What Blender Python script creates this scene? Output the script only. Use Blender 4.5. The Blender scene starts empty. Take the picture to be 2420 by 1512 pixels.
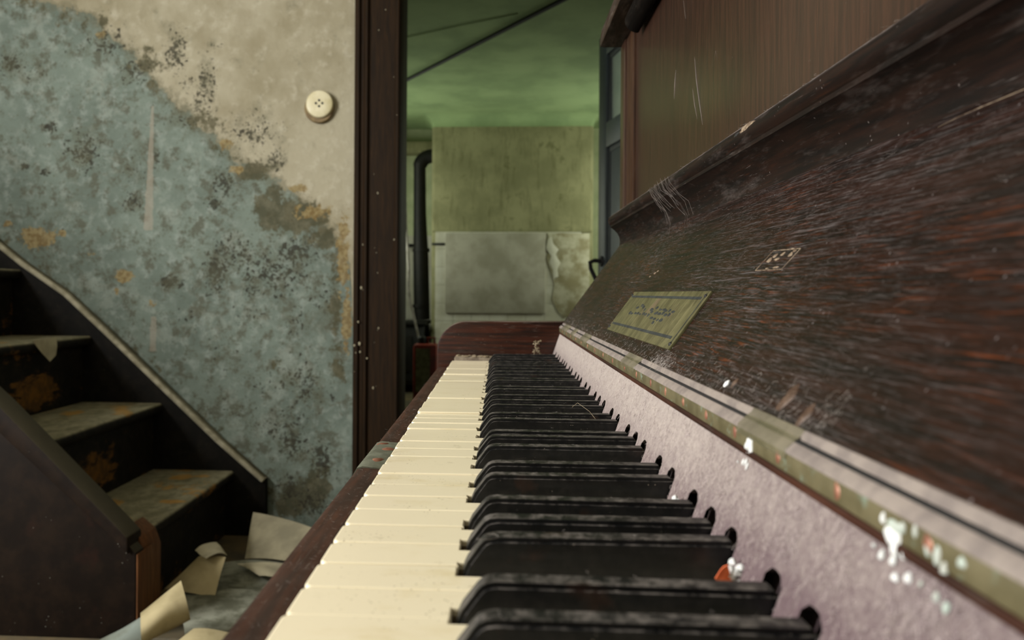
import bpy, bmesh, math, random
import numpy as np
from mathutils import Vector, Matrix

random.seed(7)
rng = np.random.default_rng(7)
SC = bpy.context.scene
COL = SC.collection

# ------------------------------------------------------------------ camera
CAM_H = 0.83
F_PX, PSI, ROLL = 1886.0, 0.0582, 0.0064          # focal length in px of a 2420 px frame, yaw, roll
cam_d = bpy.data.cameras.new('camera')
cam_d.sensor_width = 36.0
cam_d.lens = 36.0 * F_PX / 2420.0
cam_d.shift_x = (1210 - 1065) / 2420.0
cam_d.shift_y = -(756 - 692) / 2420.0
cam_d.clip_start = 0.01
cam_d.dof.use_dof = True
cam_d.dof.focus_distance = 0.56
cam_d.dof.aperture_fstop = 13.0
cam = bpy.data.objects.new('camera', cam_d)
COL.objects.link(cam)
r0 = Vector((math.cos(PSI), math.sin(PSI), 0)); f0 = Vector((-math.sin(PSI), math.cos(PSI), 0)); up = Vector((0, 0, 1))
cr = r0 * math.cos(ROLL) + up * math.sin(ROLL)
cu = up * math.cos(ROLL) - r0 * math.sin(ROLL)
cm = Matrix((cr, cu, -f0)).transposed().to_4x4()
cm.translation = (0, 0, CAM_H)
cam.matrix_world = cm
SC.camera = cam

# ------------------------------------------------------------------ world, daylight at the windows, exposure
w = bpy.data.worlds.new('overcast'); SC.world = w
w.use_nodes = True
w.node_tree.nodes['Background'].inputs[0].default_value = (0.72, 0.80, 0.86, 1)
w.node_tree.nodes['Background'].inputs[1].default_value = 1.0

def area(name, loc, target, sx, sy, power, color):
    d = bpy.data.lights.new(name, 'AREA')
    d.shape = 'RECTANGLE'; d.size = sx; d.size_y = sy; d.energy = power; d.color = color
    o = bpy.data.objects.new(name, d); COL.objects.link(o)
    o.location = loc
    o.rotation_euler = (Vector(target) - Vector(loc)).to_track_quat('-Z', 'Y').to_euler()
    return o
# daylight entering through the window of the left wall and the two kitchen windows
area('daylight_hall_window', (-2.66, 0.15, 1.70), (0.0, 0.35, 1.05), 1.5, 1.4, 202, (1.0, 0.975, 0.94))
area('daylight_kitchen_window_right', (1.48, 6.05, 1.5), (0.0, 6.1, 1.75), .8, 1.0, 17, (0.94, 1.0, 0.78))
area('daylight_kitchen_window_left', (-1.38, 6.0, 1.5), (0.0, 6.1, 1.75), .9, 1.0, 15, (0.94, 1.0, 0.78))

vs = SC.view_settings
vs.view_transform = 'Standard'; vs.look = 'None'; vs.gamma = 1.0; vs.use_curve_mapping = False
vs.exposure = 0.0
SC.cycles.max_bounces = 4; SC.cycles.diffuse_bounces = 3; SC.cycles.glossy_bounces = 2; SC.cycles.transmission_bounces = 3; SC.cycles.transparent_max_bounces = 4

# ------------------------------------------------------------------ object helpers
WORLD = {}
def thing(name, label, cat, loc=(0, 0, 0), group=None, kind=None):
    o = bpy.data.objects.new(name, None); COL.objects.link(o)
    o.empty_display_size = 0.1
    o.location = loc; WORLD[o.name] = Vector(loc)
    if label: o['label'] = label
    if cat: o['category'] = cat
    if group: o['group'] = group
    if kind: o['kind'] = kind
    return o

def tag(o, label=None, cat=None, group=None, kind=None):
    if label: o['label'] = label
    if cat: o['category'] = cat
    if group: o['group'] = group
    if kind: o['kind'] = kind
    return o

def link(name, me, parent=None, loc=(0, 0, 0)):
    """me is in world coordinates (loc = 0) or local to loc (world)."""
    o = bpy.data.objects.new(name, me); COL.objects.link(o)
    L = Vector(loc); WORLD[o.name] = L
    if parent is not None:
        o.parent = parent
        o.location = L - WORLD[parent.name]
    else:
        o.location = L
    return o

def mesh(bm, name, mats, smooth=35, bevel=None, seg=2, bev_angle=30, keep=False):
    bmesh.ops.recalc_face_normals(bm, faces=bm.faces[:])
    if bevel:
        es = [e for e in bm.edges if e.is_manifold and e.calc_face_angle(0) > math.radians(bev_angle)]
        bmesh.ops.bevel(bm, geom=es, offset=bevel, segments=seg, affect='EDGES', profile=0.5, clamp_overlap=True)
    if smooth:
        lim = math.radians(smooth)
        for f in bm.faces: f.smooth = True
        for e in bm.edges:
            e.smooth = not (len(e.link_faces) == 2 and e.calc_face_angle(0) > lim)
    me = bpy.data.meshes.new(name)
    bm.to_mesh(me); bm.free()
    if not isinstance(mats, (list, tuple)): mats = [mats]
    for m in mats: me.materials.append(m)
    return me

def obj(name, bm, mats, parent=None, **k):
    return link(name, mesh(bm, name, mats, **k), parent)

def box(bm, x0, x1, y0, y1, z0, z1, mi=0):
    v = [bm.verts.new(p) for p in [(x0,y0,z0),(x1,y0,z0),(x1,y1,z0),(x0,y1,z0),(x0,y0,z1),(x1,y0,z1),(x1,y1,z1),(x0,y1,z1)]]
    fs = [(3,2,1,0),(4,5,6,7),(0,1,5,4),(1,2,6,5),(2,3,7,6),(3,0,4,7)]
    out = []
    for f in fs:
        fc = bm.faces.new([v[i] for i in f]); fc.material_index = mi; out.append(fc)
    return v

def nb(): return bmesh.new()

def boxm(*a):
    bm = nb(); box(bm, *a); return bm

def prism_y(bm, prof, y0, y1, mi=0):
    """profile of (x, z) extruded along Y"""
    a = [bm.verts.new((x, y0, z)) for x, z in prof]; b = [bm.verts.new((x, y1, z)) for x, z in prof]
    n = len(prof)
    fs = [bm.faces.new(a), bm.faces.new(b[::-1])]
    for i in range(n):
        j = (i + 1) % n
        fs.append(bm.faces.new((a[i], b[i], b[j], a[j])))
    for f in fs: f.material_index = mi
    return a + b

def prism_xz(bm, prof, y0, y1, mi=0): return prism_y(bm, prof, y0, y1, mi)

def prism_z(bm, prof, z0, z1, mi=0):
    a = [bm.verts.new((x, y, z0)) for x, y in prof]; b = [bm.verts.new((x, y, z1)) for x, y in prof]
    n = len(prof)
    fs = [bm.faces.new(a[::-1]), bm.faces.new(b)]
    for i in range(n):
        j = (i + 1) % n
        fs.append(bm.faces.new((a[i], a[j], b[j], b[i])))
    for f in fs: f.material_index = mi
    return a + b

def tube(bm, pts, r, n=8, cap=True, mi=0):
    pts = [Vector(p) for p in pts]
    rs = r if isinstance(r, (list, tuple)) else [r] * len(pts)
    rings = []
    ref = None
    for i, p in enumerate(pts):
        t = (pts[min(i + 1, len(pts) - 1)] - pts[max(i - 1, 0)]).normalized()
        if ref is None:
            ref = t.orthogonal().normalized()
        ref = (ref - t * ref.dot(t)).normalized()
        s = t.cross(ref)
        rings.append([bm.verts.new(p + (ref * math.cos(2*math.pi*k/n) + s * math.sin(2*math.pi*k/n)) * rs[i]) for k in range(n)])
    for a, b in zip(rings, rings[1:]):
        for k in range(n):
            f = bm.faces.new((a[k], a[(k+1) % n], b[(k+1) % n], b[k])); f.material_index = mi
    if cap and n > 2:
        bm.faces.new(rings[0][::-1]).material_index = mi; bm.faces.new(rings[-1]).material_index = mi

def lathe(bm, prof, axis_o, ax, n=32, mi=0):
    """prof of (r, h) along ax from axis_o"""
    ax = Vector(ax).normalized(); e1 = ax.orthogonal().normalized(); e2 = ax.cross(e1); o = Vector(axis_o)
    rings = []
    for r, h in prof:
        if r < 1e-6: rings.append([bm.verts.new(o + ax * h)])
        else: rings.append([bm.verts.new(o + ax * h + (e1 * math.cos(2*math.pi*k/n) + e2 * math.sin(2*math.pi*k/n)) * r) for k in range(n)])
    for a, b in zip(rings, rings[1:]):
        if len(a) == 1 and len(b) == 1: continue
        for k in range(n):
            if len(a) == 1: f = bm.faces.new((a[0], b[k], b[(k+1) % n]))
            elif len(b) == 1: f = bm.faces.new((a[k], a[(k+1) % n], b[0]))
            else: f = bm.faces.new((a[k], a[(k+1) % n], b[(k+1) % n], b[k]))
            f.material_index = mi

def blob(bm, c, e1, e2, n, a, b, h, seed=0, seg=14, rings=4):
    """flattened irregular drop on a surface: axes e1 (radius a), e2 (radius b), height h along n"""
    rr = random.Random(seed); c = Vector(c); e1 = Vector(e1); e2 = Vector(e2); n = Vector(n)
    ph = [rr.uniform(0, 6.28) for _ in range(3)]; am = [rr.uniform(.05, .16) for _ in range(3)]
    def rad(t): return 1 + am[0]*math.sin(2*t+ph[0]) + am[1]*math.sin(3*t+ph[1]) + am[2]*.7*math.sin(5*t+ph[2])
    prev = None
    for i in range(rings + 1):
        q = i / rings; rr_ = math.cos(q * math.pi / 2); hz = math.sin(q * math.pi / 2)
        if i == rings: ring = [bm.verts.new(c + n * h)]
        else: ring = [bm.verts.new(c + e1*(a*rr_*rad(t)*math.cos(t)) + e2*(b*rr_*rad(t)*math.sin(t)) + n*(h*hz - .0002)) for t in [2*math.pi*k/seg for k in range(seg)]]
        if prev:
            for k in range(seg):
                if len(ring) == 1: bm.faces.new((prev[k], prev[(k+1) % seg], ring[0]))
                else: bm.faces.new((prev[k], prev[(k+1) % seg], ring[(k+1) % seg], ring[k]))
        prev = ring

def fibres(name, n, sampler, step, segs, radius, mat, parent, curl=.5, seed=1):
    """hair-thin dust fibres: sampler(rnd) -> (point, dir1, dir2, normal); each a small triangular tube; ONE mesh"""
    rr = random.Random(seed); V = []; Fc = []
    for _ in range(n):
        p, e1, e2, nn = sampler(rr)
        st = step * rr.uniform(.4, 1.7); ang = rr.gauss(0, .16) if curl < 1 else rr.uniform(0, 6.28)
        R = radius * rr.uniform(.6, 1.35); k = rr.randint(2, segs); dang = rr.gauss(0, curl)
        base = len(V); lift = R
        for i in range(k + 1):
            d = e1 * math.cos(ang) + e2 * math.sin(ang); s = nn.cross(d)
            q = p + nn * lift
            for a in (0, 2.094, 4.189):
                V.append(q + (s * math.cos(a) + nn * math.sin(a)) * R)
            p = p + d * st; ang += dang + rr.gauss(0, curl * .5); lift = max(R, lift + rr.gauss(0, .00025))
        for i in range(k):
            a = base + i * 3
            for j in range(3):
                Fc.append((a + j, a + (j+1) % 3, a + 3 + (j+1) % 3, a + 3 + j))
    me = bpy.data.meshes.new(name); me.from_pydata([tuple(v) for v in V], [], Fc); me.materials.append(mat)
    o = link(name, me, parent); o['kind'] = 'stuff'
    return o

# ------------------------------------------------------------------ materials
def lin(c):
    if isinstance(c, str): c = [int(c[i:i+2], 16) / 255 for i in (0, 2, 4)]
    return tuple(x / 12.92 if x <= .04045 else ((x + .055) / 1.055) ** 2.4 for x in c) + (1,)

class NT:
    def __init__(s, name, rough=.6, spec=.5, coat=0, coat_rough=.15):
        s.m = bpy.data.materials.new(name); s.m.use_nodes = True; s.t = s.m.node_tree; s.n = s.t.nodes
        s.b = s.n['Principled BSDF']; s.b.inputs['Roughness'].default_value = rough
        s.b.inputs['Specular IOR Level'].default_value = spec
        s.b.inputs['Coat Weight'].default_value = coat; s.b.inputs['Coat Roughness'].default_value = coat_rough
        g = s.n.new('ShaderNodeNewGeometry'); s.pos = g.outputs['Position']; s.nrm = g.outputs['Normal']
    def L(s, a, b): s.t.links.new(a, b)
    def put(s, sock, v):
        if v is None: return
        if hasattr(v, 'is_linked') or isinstance(v, bpy.types.NodeSocket): s.L(v, sock)
        else: sock.default_value = v
    def vec(s, sx, sy, sz, off=(0, 0, 0), src=None):
        n = s.n.new('ShaderNodeMapping'); n.inputs['Scale'].default_value = (sx, sy, sz); n.inputs['Location'].default_value = off
        s.L(src or s.pos, n.inputs['Vector']); return n.outputs[0]
    def noise(s, scale=5, detail=4, rough=.55, vec=None, dist=0):
        n = s.n.new('ShaderNodeTexNoise'); n.inputs['Scale'].default_value = scale; n.inputs['Detail'].default_value = min(detail, 4)
        n.inputs['Roughness'].default_value = rough; n.inputs['Distortion'].default_value = dist
        s.L(vec or s.pos, n.inputs['Vector']); return n.outputs[0]
    def vor(s, scale=5, vec=None, feature='F1', rnd=1):
        n = s.n.new('ShaderNodeTexVoronoi'); n.feature = feature; n.inputs['Scale'].default_value = scale; n.inputs['Randomness'].default_value = rnd
        s.L(vec or s.pos, n.inputs['Vector']); return n.outputs[0]
    def math(s, op, a, b=None, clamp=False):
        n = s.n.new('ShaderNodeMath'); n.operation = op; n.use_clamp = clamp
        s.put(n.inputs[0], a); s.put(n.inputs[1], b); return n.outputs[0]
    def step(s, x, lo, hi):
        n = s.n.new('ShaderNodeMapRange'); n.interpolation_type = 'SMOOTHSTEP'
        s.put(n.inputs[0], x); n.inputs[1].default_value = lo; n.inputs[2].default_value = hi
        n.inputs[3].default_value = 0; n.inputs[4].default_value = 1; return n.outputs[0]
    def mix(s, fac, a, b):
        n = s.n.new('ShaderNodeMix'); n.data_type = 'RGBA'
        s.put(n.inputs[0], fac); s.put(n.inputs[6], a); s.put(n.inputs[7], b); return n.outputs[2]
    def sep(s, v):
        n = s.n.new('ShaderNodeSeparateXYZ'); s.L(v, n.inputs[0]); return n.outputs
    def attr(s, name):
        n = s.n.new('ShaderNodeAttribute'); n.attribute_name = name
        q = s.n.new('ShaderNodeSeparateColor'); s.L(n.outputs['Color'], q.inputs[0]); return q.outputs
    def color(s, c): s.put(s.b.inputs['Base Color'], c); return s
    def rough(s, v): s.put(s.b.inputs['Roughness'], v); return s
    def bump(s, h, strength=.3, dist=.01):
        n = s.n.new('ShaderNodeBump'); n.inputs['Strength'].default_value = strength; n.inputs['Distance'].default_value = dist
        s.L(h, n.inputs['Height']); s.L(n.outputs[0], s.b.inputs['Normal']); return s

def simple(name, c1, c2=None, scale=8, rough=.6, bump=0, metal=0, spec=.5, coat=0, lo=.35, hi=.65):
    m = NT(name, rough, spec, coat)
    f = m.noise(scale, 6, .6)
    m.color(m.mix(m.step(f, lo, hi), lin(c1), lin(c2 or c1)))
    m.b.inputs['Metallic'].default_value = metal
    if bump: m.bump(f, bump, .004)
    return m.m

def wood(name, axis, dark, mid, hot, dust='8a8078', dust_amt=.5, rough=.38, coat=.25, scale=1.0, top_dust=.0, scratch=.6, spec=.2, film_lo=.46):
    m = NT(name, rough, spec, coat, .22)
    sv = {'x': (.06, 1, 1), 'y': (1, .06, 1), 'z': (1, 1, .06)}[axis]
    v = m.vec(*[k * 240 * scale for k in sv])
    g = m.noise(1, 5, .62, v, .15)
    big = m.noise(4 * scale, 3, .5, m.vec(*[max(k, .3) * 1.6 for k in sv]))
    c = m.mix(m.step(g, .33, .7), lin(dark), lin(mid))
    h = m.math('MULTIPLY', m.step(m.noise(1, 4, .6, m.vec(*[k * 430 * scale for k in sv], off=(3, 5, 1))), .56, .78), m.step(big, .42, .68))
    c = m.mix(h, c, lin(hot))
    # dust: fine film in patches, short streaks along the grain, specks
    film = m.math('MULTIPLY', m.step(m.noise(70 * scale, 8, .78, m.vec(*[max(k, .22) for k in sv])), film_lo, film_lo + .34), .38 * dust_amt)
    sx = [k * 800 * scale for k in (.05 if q < 1 else 1 for q in sv)]
    streak = m.math('MULTIPLY', m.step(m.noise(1, 3, .7, m.vec(*sx, off=(7, 2, 9))), .60, .74), .62 * scratch)
    streak = m.math('MULTIPLY', streak, m.step(m.noise(9 * scale, 4, .6), .40, .62))
    speck = m.math('MULTIPLY', m.step(m.vor(230 * scale), .16, .05), m.step(m.noise(60, 2), .57, .63))
    d = m.math('ADD', m.math('ADD', film, streak), m.math('MULTIPLY', speck, .8 * dust_amt), True)
    if top_dust:
        nz = m.step(m.sep(m.nrm)[2], .45, .95)
        d = m.math('ADD', d, m.math('MULTIPLY', nz, m.math('MULTIPLY', m.step(m.noise(40, 5, .7), .25, .75), top_dust)), True)
    c = m.mix(d, c, lin(dust))
    m.color(c)
    m.rough(m.math('ADD', m.math('MULTIPLY', d, .4), rough, True))
    m.bump(g, .08, .0003)
    return m.m

M = {}
def m_fall():
    m = NT('dusty_mahogany', .34, .20)
    warp = m.n.new('ShaderNodeVectorMath'); warp.operation = 'MULTIPLY_ADD'
    nv = m.n.new('ShaderNodeTexNoise'); nv.inputs['Scale'].default_value = 18; nv.inputs['Detail'].default_value = 3; m.L(m.pos, nv.inputs['Vector'])
    m.L(nv.outputs['Color'], warp.inputs[0]); warp.inputs[1].default_value = (.0022, .0022, .0022); m.L(m.pos, warp.inputs[2])
    P_ = warp.outputs[0]
    g = m.noise(1, 5, .65, m.vec(260, 16, 260, src=P_))
    big = m.noise(9, 4, .6, m.vec(1, .4, 1))
    c = m.mix(m.step(g, .32, .68), lin('090504'), lin('210f09'))
    hot = m.math('MULTIPLY', m.step(m.noise(1, 4, .65, m.vec(900, 34, 900, (3, 5, 1), src=P_)), .53, .74), m.step(big, .44, .66))
    c = m.mix(m.math('MULTIPLY', hot, .62), c, lin('6b3210'))
    # dust combed along the grain: three sizes of streak, thicker in some areas than others
    cover = m.step(m.noise(7, 5, .65, m.vec(1, .5, 1, (4, 1, 7))), .36, .66)
    s1 = m.step(m.noise(1, 4, .7, m.vec(1200, 42, 1200, (7, 2, 9), src=P_)), .50, .70)
    s2 = m.step(m.noise(1, 4, .75, m.vec(2600, 130, 2600, (1, 8, 3), src=P_)), .50, .72)
    s3 = m.step(m.noise(1, 3, .6, m.vec(620, 12, 620, (5, 3, 2), src=P_)), .58, .70)
    patch = m.step(m.noise(95, 7, .78), .52, .78)
    d = m.math('ADD', m.math('MULTIPLY', s1, .30), m.math('MULTIPLY', s2, .26))
    d = m.math('ADD', d, m.math('MULTIPLY', s3, .22))
    d = m.math('ADD', d, m.math('MULTIPLY', patch, .14))
    d = m.math('MULTIPLY', d, m.math('ADD', m.math('MULTIPLY', cover, .72), .20))
    speck = m.math('MULTIPLY', m.step(m.vor(260), .17, .05), m.step(m.noise(60, 2), .57, .63))
    d = m.math('ADD', d, m.math('MULTIPLY', speck, .6), True)
    m.color(m.mix(m.math('MULTIPLY', d, .86), c, lin('817a79')))
    m.rough(m.math('ADD', m.math('MULTIPLY', d, .45), .32, True))
    m.bump(g, .07, .0003)
    return m.m
M['fallboard'] = m_fall()
M['lip'] = wood('lip_mahogany', 'y', '0a0605', '1b0e09', '43200f', '857b76', .45, .48, .0, top_dust=.9, scratch=.55, film_lo=.50, spec=.15)
M['panel'] = wood('upright_panel_wood', 'z', '23150e', '352016', '472818', '7a7368', .25, .30, .25, scratch=.10, spec=.40, film_lo=.6)
M['stile'] = wood('reddish_stile_wood', 'z', '24140a', '36200f', '472a13', '8a8378', .15, .5, .0, scratch=.1)
M['cheek'] = wood('cheek_mahogany', 'x', '1c0c07', '3c1a0d', '6a3316', '988c80', .35, .36, .15, top_dust=.75, spec=.35, film_lo=.58)
M['slip'] = wood('keyslip_wood', 'y', '24130c', '3c2014', '573019', '8f8378', .40, .5, .0, top_dust=.06, film_lo=.58)
M['lid'] = wood('lid_wood', 'y', '1a110c', '2c1c14', '45291a', '9c8f85', .6, .5, .1, top_dust=.5)
M['mould'] = wood('lid_moulding_wood', 'y', '070504', '0f0a07', '1c110a', '6c6258', .20, .8, .0, top_dust=.3, spec=.05)
M['trimwood'] = wood('door_frame_wood', 'z', '1b1208', '291b0c', '362410', '4f483b', .15, .6, .0, scale=.5, scratch=.08, spec=.12, film_lo=.6)
M['blockdust'] = simple('dust_caked_block', '5e5347', '7d7262', 90, .95, .4)
M['interior'] = simple('piano_interior', '0a0806', '141009')
M['keywood'] = simple('key_wood', 'a8977a', '87745a', 60, .8, 0, 0, .1)

def m_ivory():
    m = NT('ivory_keytop', .32, .5, .2, .2)
    sp = m.math('MULTIPLY', m.step(m.vor(420), .20, .10), m.step(m.noise(26, 4, .6), .50, .64))
    st = m.step(m.noise(30, 5, .65, m.vec(.8, 1.6, 1)), .52, .78)
    c = m.mix(st, lin('f3e8c8'), lin('e5d6ac'))
    c = m.mix(m.math('MULTIPLY', sp, .75), c, lin('7a6a48'))
    c = m.mix(m.math('MULTIPLY', m.step(m.noise(55, 5, .72), .63, .74), .42), c, lin('9c8b66'))
    m.color(c); m.bump(m.noise(120, 3), .04, .0004); return m.m
M['ivory'] = m_ivory()

def m_ebony():
    m = NT('dusty_ebony', .42, .3, .05, .3)
    g = m.noise(1, 4, .6, m.vec(16, 260, 260))
    c = m.mix(m.step(g, .4, .75), lin('08090b'), lin('121416'))
    nz = m.step(m.sep(m.nrm)[2], .1, .95)
    d = m.math('MULTIPLY', m.step(m.noise(150, 6, .75), .38, .72), m.math('ADD', m.math('MULTIPLY', nz, .34), .02))
    br = m.math('MULTIPLY', m.step(m.noise(38, 4), .62, .72), .35)
    c = m.mix(br, c, lin('3a2418'))
    c = m.mix(d, c, lin('a29a92'))
    sp = m.math('MULTIPLY', m.step(m.vor(520), .17, .07), m.step(m.noise(90, 2), .60, .66))
    c = m.mix(m.math('MULTIPLY', sp, .6), c, lin('a89f92'))
    m.color(c); m.rough(m.math('ADD', m.math('MULTIPLY', d, .5), .40)); m.bump(m.noise(300, 4, .7), .10, .0004); return m.m
M['ebony'] = m_ebony()

def m_felt():
    m = NT('dusty_felt', .95, .1)
    x = m.sep(m.pos)
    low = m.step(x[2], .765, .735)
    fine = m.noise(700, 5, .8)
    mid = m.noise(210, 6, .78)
    cov_dim = m.math('ADD', m.math('ADD', m.math('MULTIPLY', mid, .45), m.math('MULTIPLY', fine, .55)), .24)
    cov_dim = m.math('SUBTRACT', cov_dim, m.math('MULTIPLY', low, .26))
    cov_dim = m.math('SUBTRACT', cov_dim, m.math('MULTIPLY', m.step(m.math('ADD', x[1], m.math('MULTIPLY', m.noise(14, 4), .12)), .52, .18), .27))  # exposure falloff painted in: felt colour darkens toward the near end
    c = m.mix(m.step(cov_dim, .28, .92), lin('57494c'), lin('9a918a'))
    m.color(c); m.bump(mid, .25, .0004); return m.m
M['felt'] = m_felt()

def m_brass():
    m = NT('green_tarnished_brass', .48, .5)
    a = m.noise(55, 5, .65); b = m.noise(140, 4, .7)
    c = m.mix(m.step(a, .35, .65), lin('504a31'), lin('645d43'))
    c = m.mix(m.math('MULTIPLY', m.step(b, .58, .72), .7), c, lin('77897a'))
    c = m.mix(m.math('MULTIPLY', m.step(m.noise(33, 4), .62, .72), .6), c, lin('5a4a33'))
    m.color(c); m.b.inputs['Metallic'].default_value = .25; m.bump(b, .15, .0006); return m.m
M['brass'] = m_brass()
M['leaf_top'] = simple('dusty_hinge_leaf', '857b73', '6f6661', 90, .55, .1, .1)
M['plate'] = None
def m_plate():
    m = NT('worn_brass_nameplate', .42, .5)
    v = m.vec(1, .10, 1)
    a = m.noise(60, 5, .65); s = m.noise(1, 3, .7, m.vec(260, 260, 260)); sc_ = m.noise(1, 2, .6, m.vec(30, 700, 30))
    c = m.mix(m.step(a, .35, .68), lin('4c492f'), lin('636040'))
    c = m.mix(m.math('MULTIPLY', m.step(sc_, .58, .70), .55), c, lin('928b69'))
    c = m.mix(m.math('MULTIPLY', m.step(m.noise(24, 4), .6, .72), .5), c, lin('7c6656'))
    m.color(c); m.b.inputs['Metallic'].default_value = .35; m.bump(s, .08, .0003); return m.m
M['plate'] = m_plate()
M['inlay'] = simple('dark_inlay', '1a1e20', '2c302e', 120, .5)
M['copper'] = simple('copper_screw', '9a6c55', '75493a', 200, .45, 0, .3)
M['glue'] = simple('yellowed_cellulose', '68644b', '7d775f', 60, .3)
M['glue'].node_tree.nodes['Principled BSDF'].inputs['Alpha'].default_value = .5
M['patch'] = simple('grey_green_plate', '6e7263', '575a4c', 90, .5, .1, .2)
M['white_drop'] = simple('white_droppings', 'd2d4d2', 'bcbebb', 90, .8)
M['pale_drop'] = simple('pale_droppings', '98a69c', 'a9aaa2', 90, .8)
M['amber_drop'] = simple('amber_crust', '5a4434', '775f4d', 220, .5)
M['amber_drop'].node_tree.nodes['Principled BSDF'].inputs['Alpha'].default_value = .45
M['orange'] = simple('orange_leaf', 'd2622a', 'b2481c', 200, .7)
M['fibre'] = simple('grey_dust_fibre', '8f8781', 'a39b94', 40, .95)
M['fibre_dark'] = simple('dull_dust_fibre', '6a625e', '7d736c', 40, .95)
M['fibre_lilac'] = simple('lilac_dust_fibre', 'a79a9b', 'b9ada8', 40, .95)
M['lint'] = simple('beige_lint', '8a7d66', '6e604a', 150, .95, .4)
M['scar'] = simple('bare_wood_scar', '84745f', '4f3d2c', 240, .8)

def m_wall():
    m = NT('peeling_painted_plaster', .88, .25)
    a = m.attr('masks'); b = m.attr('masks2')
    n1 = m.noise(5, 6, .6); n2 = m.noise(26, 6, .65); n3 = m.noise(70, 4, .6); n4 = m.noise(19, 8, .76)
    edge = m.math('MULTIPLY', m.math('SUBTRACT', m.noise(18, 8, .72), .5), .75)
    blue = m.step(m.math('ADD', a[0], edge), .46, .54)
    cream = m.mix(m.step(n1, .35, .7), lin('a39d87'), lin('8e876f'))
    cream = m.mix(m.math('MULTIPLY', m.step(n2, .50, .75), .5), cream, lin('bab5a2'))
    cream = m.mix(m.math('MULTIPLY', m.step(m.noise(4, 7, .72, m.vec(1, 1, .8, (3, 0, 5))), .54, .68), .38), cream, lin('80775d'))
    bl = m.mix(m.step(n1, .33, .68), lin('727e74'), lin('616c63'))
    bl = m.mix(m.math('MULTIPLY', m.step(n2, .48, .70), .7), bl, lin('8a948c'))
    bl = m.mix(m.math('MULTIPLY', m.step(n4, .49, .63), .85), bl, lin('55574a'))
    bl = m.mix(m.math('MULTIPLY', m.step(m.noise(9, 8, .72, m.vec(1, 1, 1, (8, 2, 4))), .53, .66), .55), bl, lin('8b948a'))
    bl = m.mix(m.math('MULTIPLY', m.step(m.noise(58, 5, .7), .60, .70), .5), bl, lin('53523f'))
    c = m.mix(blue, cream, bl)
    # worn rim of the paint film
    rim = m.math('SUBTRACT', m.step(m.math('ADD', a[0], edge), .34, .46), m.step(m.math('ADD', a[0], edge), .54, .72))
    c = m.mix(m.math('MULTIPLY', m.math('MAXIMUM', rim, 0.0), .45), c, lin('5e5a45'))
    # exposed ochre underpaint and grey dirt
    gr = m.step(m.math('ADD', b[0], m.math('MULTIPLY', m.math('SUBTRACT', m.noise(22, 8, .75), .5), 1.9)), .40, .66)
    c = m.mix(m.math('MULTIPLY', gr, .88), c, m.mix(m.step(n2, .4, .65), lin('45432f'), lin('5c5843')))
    och = m.step(m.math('ADD', a[2], m.math('MULTIPLY', m.math('SUBTRACT', m.noise(34, 7, .74), .5), 1.7)), .50, .62)
    c = m.mix(m.math('MULTIPLY', och, .85), c, m.mix(m.step(n3, .4, .6), lin('8e7f58'), lin('74603a')))
    # mould: spots whose density follows the damp areas
    nz = m.noise(62, 4, .58); nb_ = m.noise(125, 3, .55)
    dens = m.math('ADD', m.math('MULTIPLY', a[1], .31), m.math('MULTIPLY', m.math('SUBTRACT', n1, .5), .14))
    mo = m.step(m.math('ADD', nz, dens), .735, .785)
    mo2 = m.step(m.math('ADD', nb_, dens), .755, .80)
    mo = m.math('MAXIMUM', mo, m.math('MULTIPLY', mo2, .85))
    c = m.mix(m.math('MULTIPLY', mo, .88), c, m.mix(n3, lin('211f16'), lin('36332a')))
    soft = m.math('MULTIPLY', m.step(m.math('ADD', m.noise(14, 7, .72), m.math('MULTIPLY', a[1], .25)), .56, .82), .5)
    c = m.mix(soft, c, lin('545442'))
    # bare pale strip of old tape
    c = m.mix(m.math('MULTIPLY', m.step(m.math('ADD', b[1], m.math('MULTIPLY', m.math('SUBTRACT', n2, .5), 1.2)), .45, .65), .55), c, lin('968f80'))
    m.color(c)
    m.bump(n2, .45, .008)
    return m.m
M['wall'] = m_wall()
M['plaster'] = simple('plain_plaster', 'a9a392', '8f8a79', 4, .9, .2)
M['kceil'] = simple('kitchen_ceiling_paint', '93a878', '7f9468', 3, .85, .15)
M['kback'] = simple('pale_kitchen_wall', 'c3c9a4', 'aab38c', 4, .9, .15)
M['kwall'] = None
def m_kwall():
    m = NT('stained_kitchen_plaster', .9, .2)
    a = m.noise(3.5, 6, .65); b = m.noise(1, 5, .65, m.vec(26, 26, 5)); x = m.sep(m.pos)
    c = m.mix(m.step(a, .35, .68), lin('7c7a5a'), lin('94916e'))
    c = m.mix(m.math('MULTIPLY', m.step(b, .5, .72), .55), c, lin('5f5c3e'))
    c = m.mix(m.math('MULTIPLY', m.step(m.noise(7, 5, .7), .58, .72), .6), c, lin('51502f'))
    m.color(c); m.bump(b, .3, .01); return m.m
M['kwall'] = m_kwall()
M['tile'] = simple('white_glazed_tile', 'cfccc0', 'bdb9a8', 6, .3, 0, 0, .5)
M['sheet'] = simple('stained_grey_sheet', 'a7a294', '8f8a7a', 5, .6, .1, 0, .4)
M['peel'] = simple('peeling_whitewash', 'bdb8a2', '8d8465', 9, .9, .5)
M['iron'] = simple('sooty_iron', '0b0b0a', '15130f', 20, .6, .1, .0, .3)
M['darkdoor'] = simple('blue_grey_door_paint', '323b3d', '293133', 10, .5, .05)
M['doorgroove'] = simple('door_groove_paint', '1b2022', '22282a', 10, .6)
M['dullpane'] = None
def m_pane():
    m = NT('dusty_window_glass', .35, .5)
    m.color(m.mix(m.step(m.noise(8, 4), .3, .7), lin('93a596'), lin('a9b8a6')))
    m.b.inputs['Transmission Weight'].default_value = .55
    return m.m
M['dullpane'] = m_pane()
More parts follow.
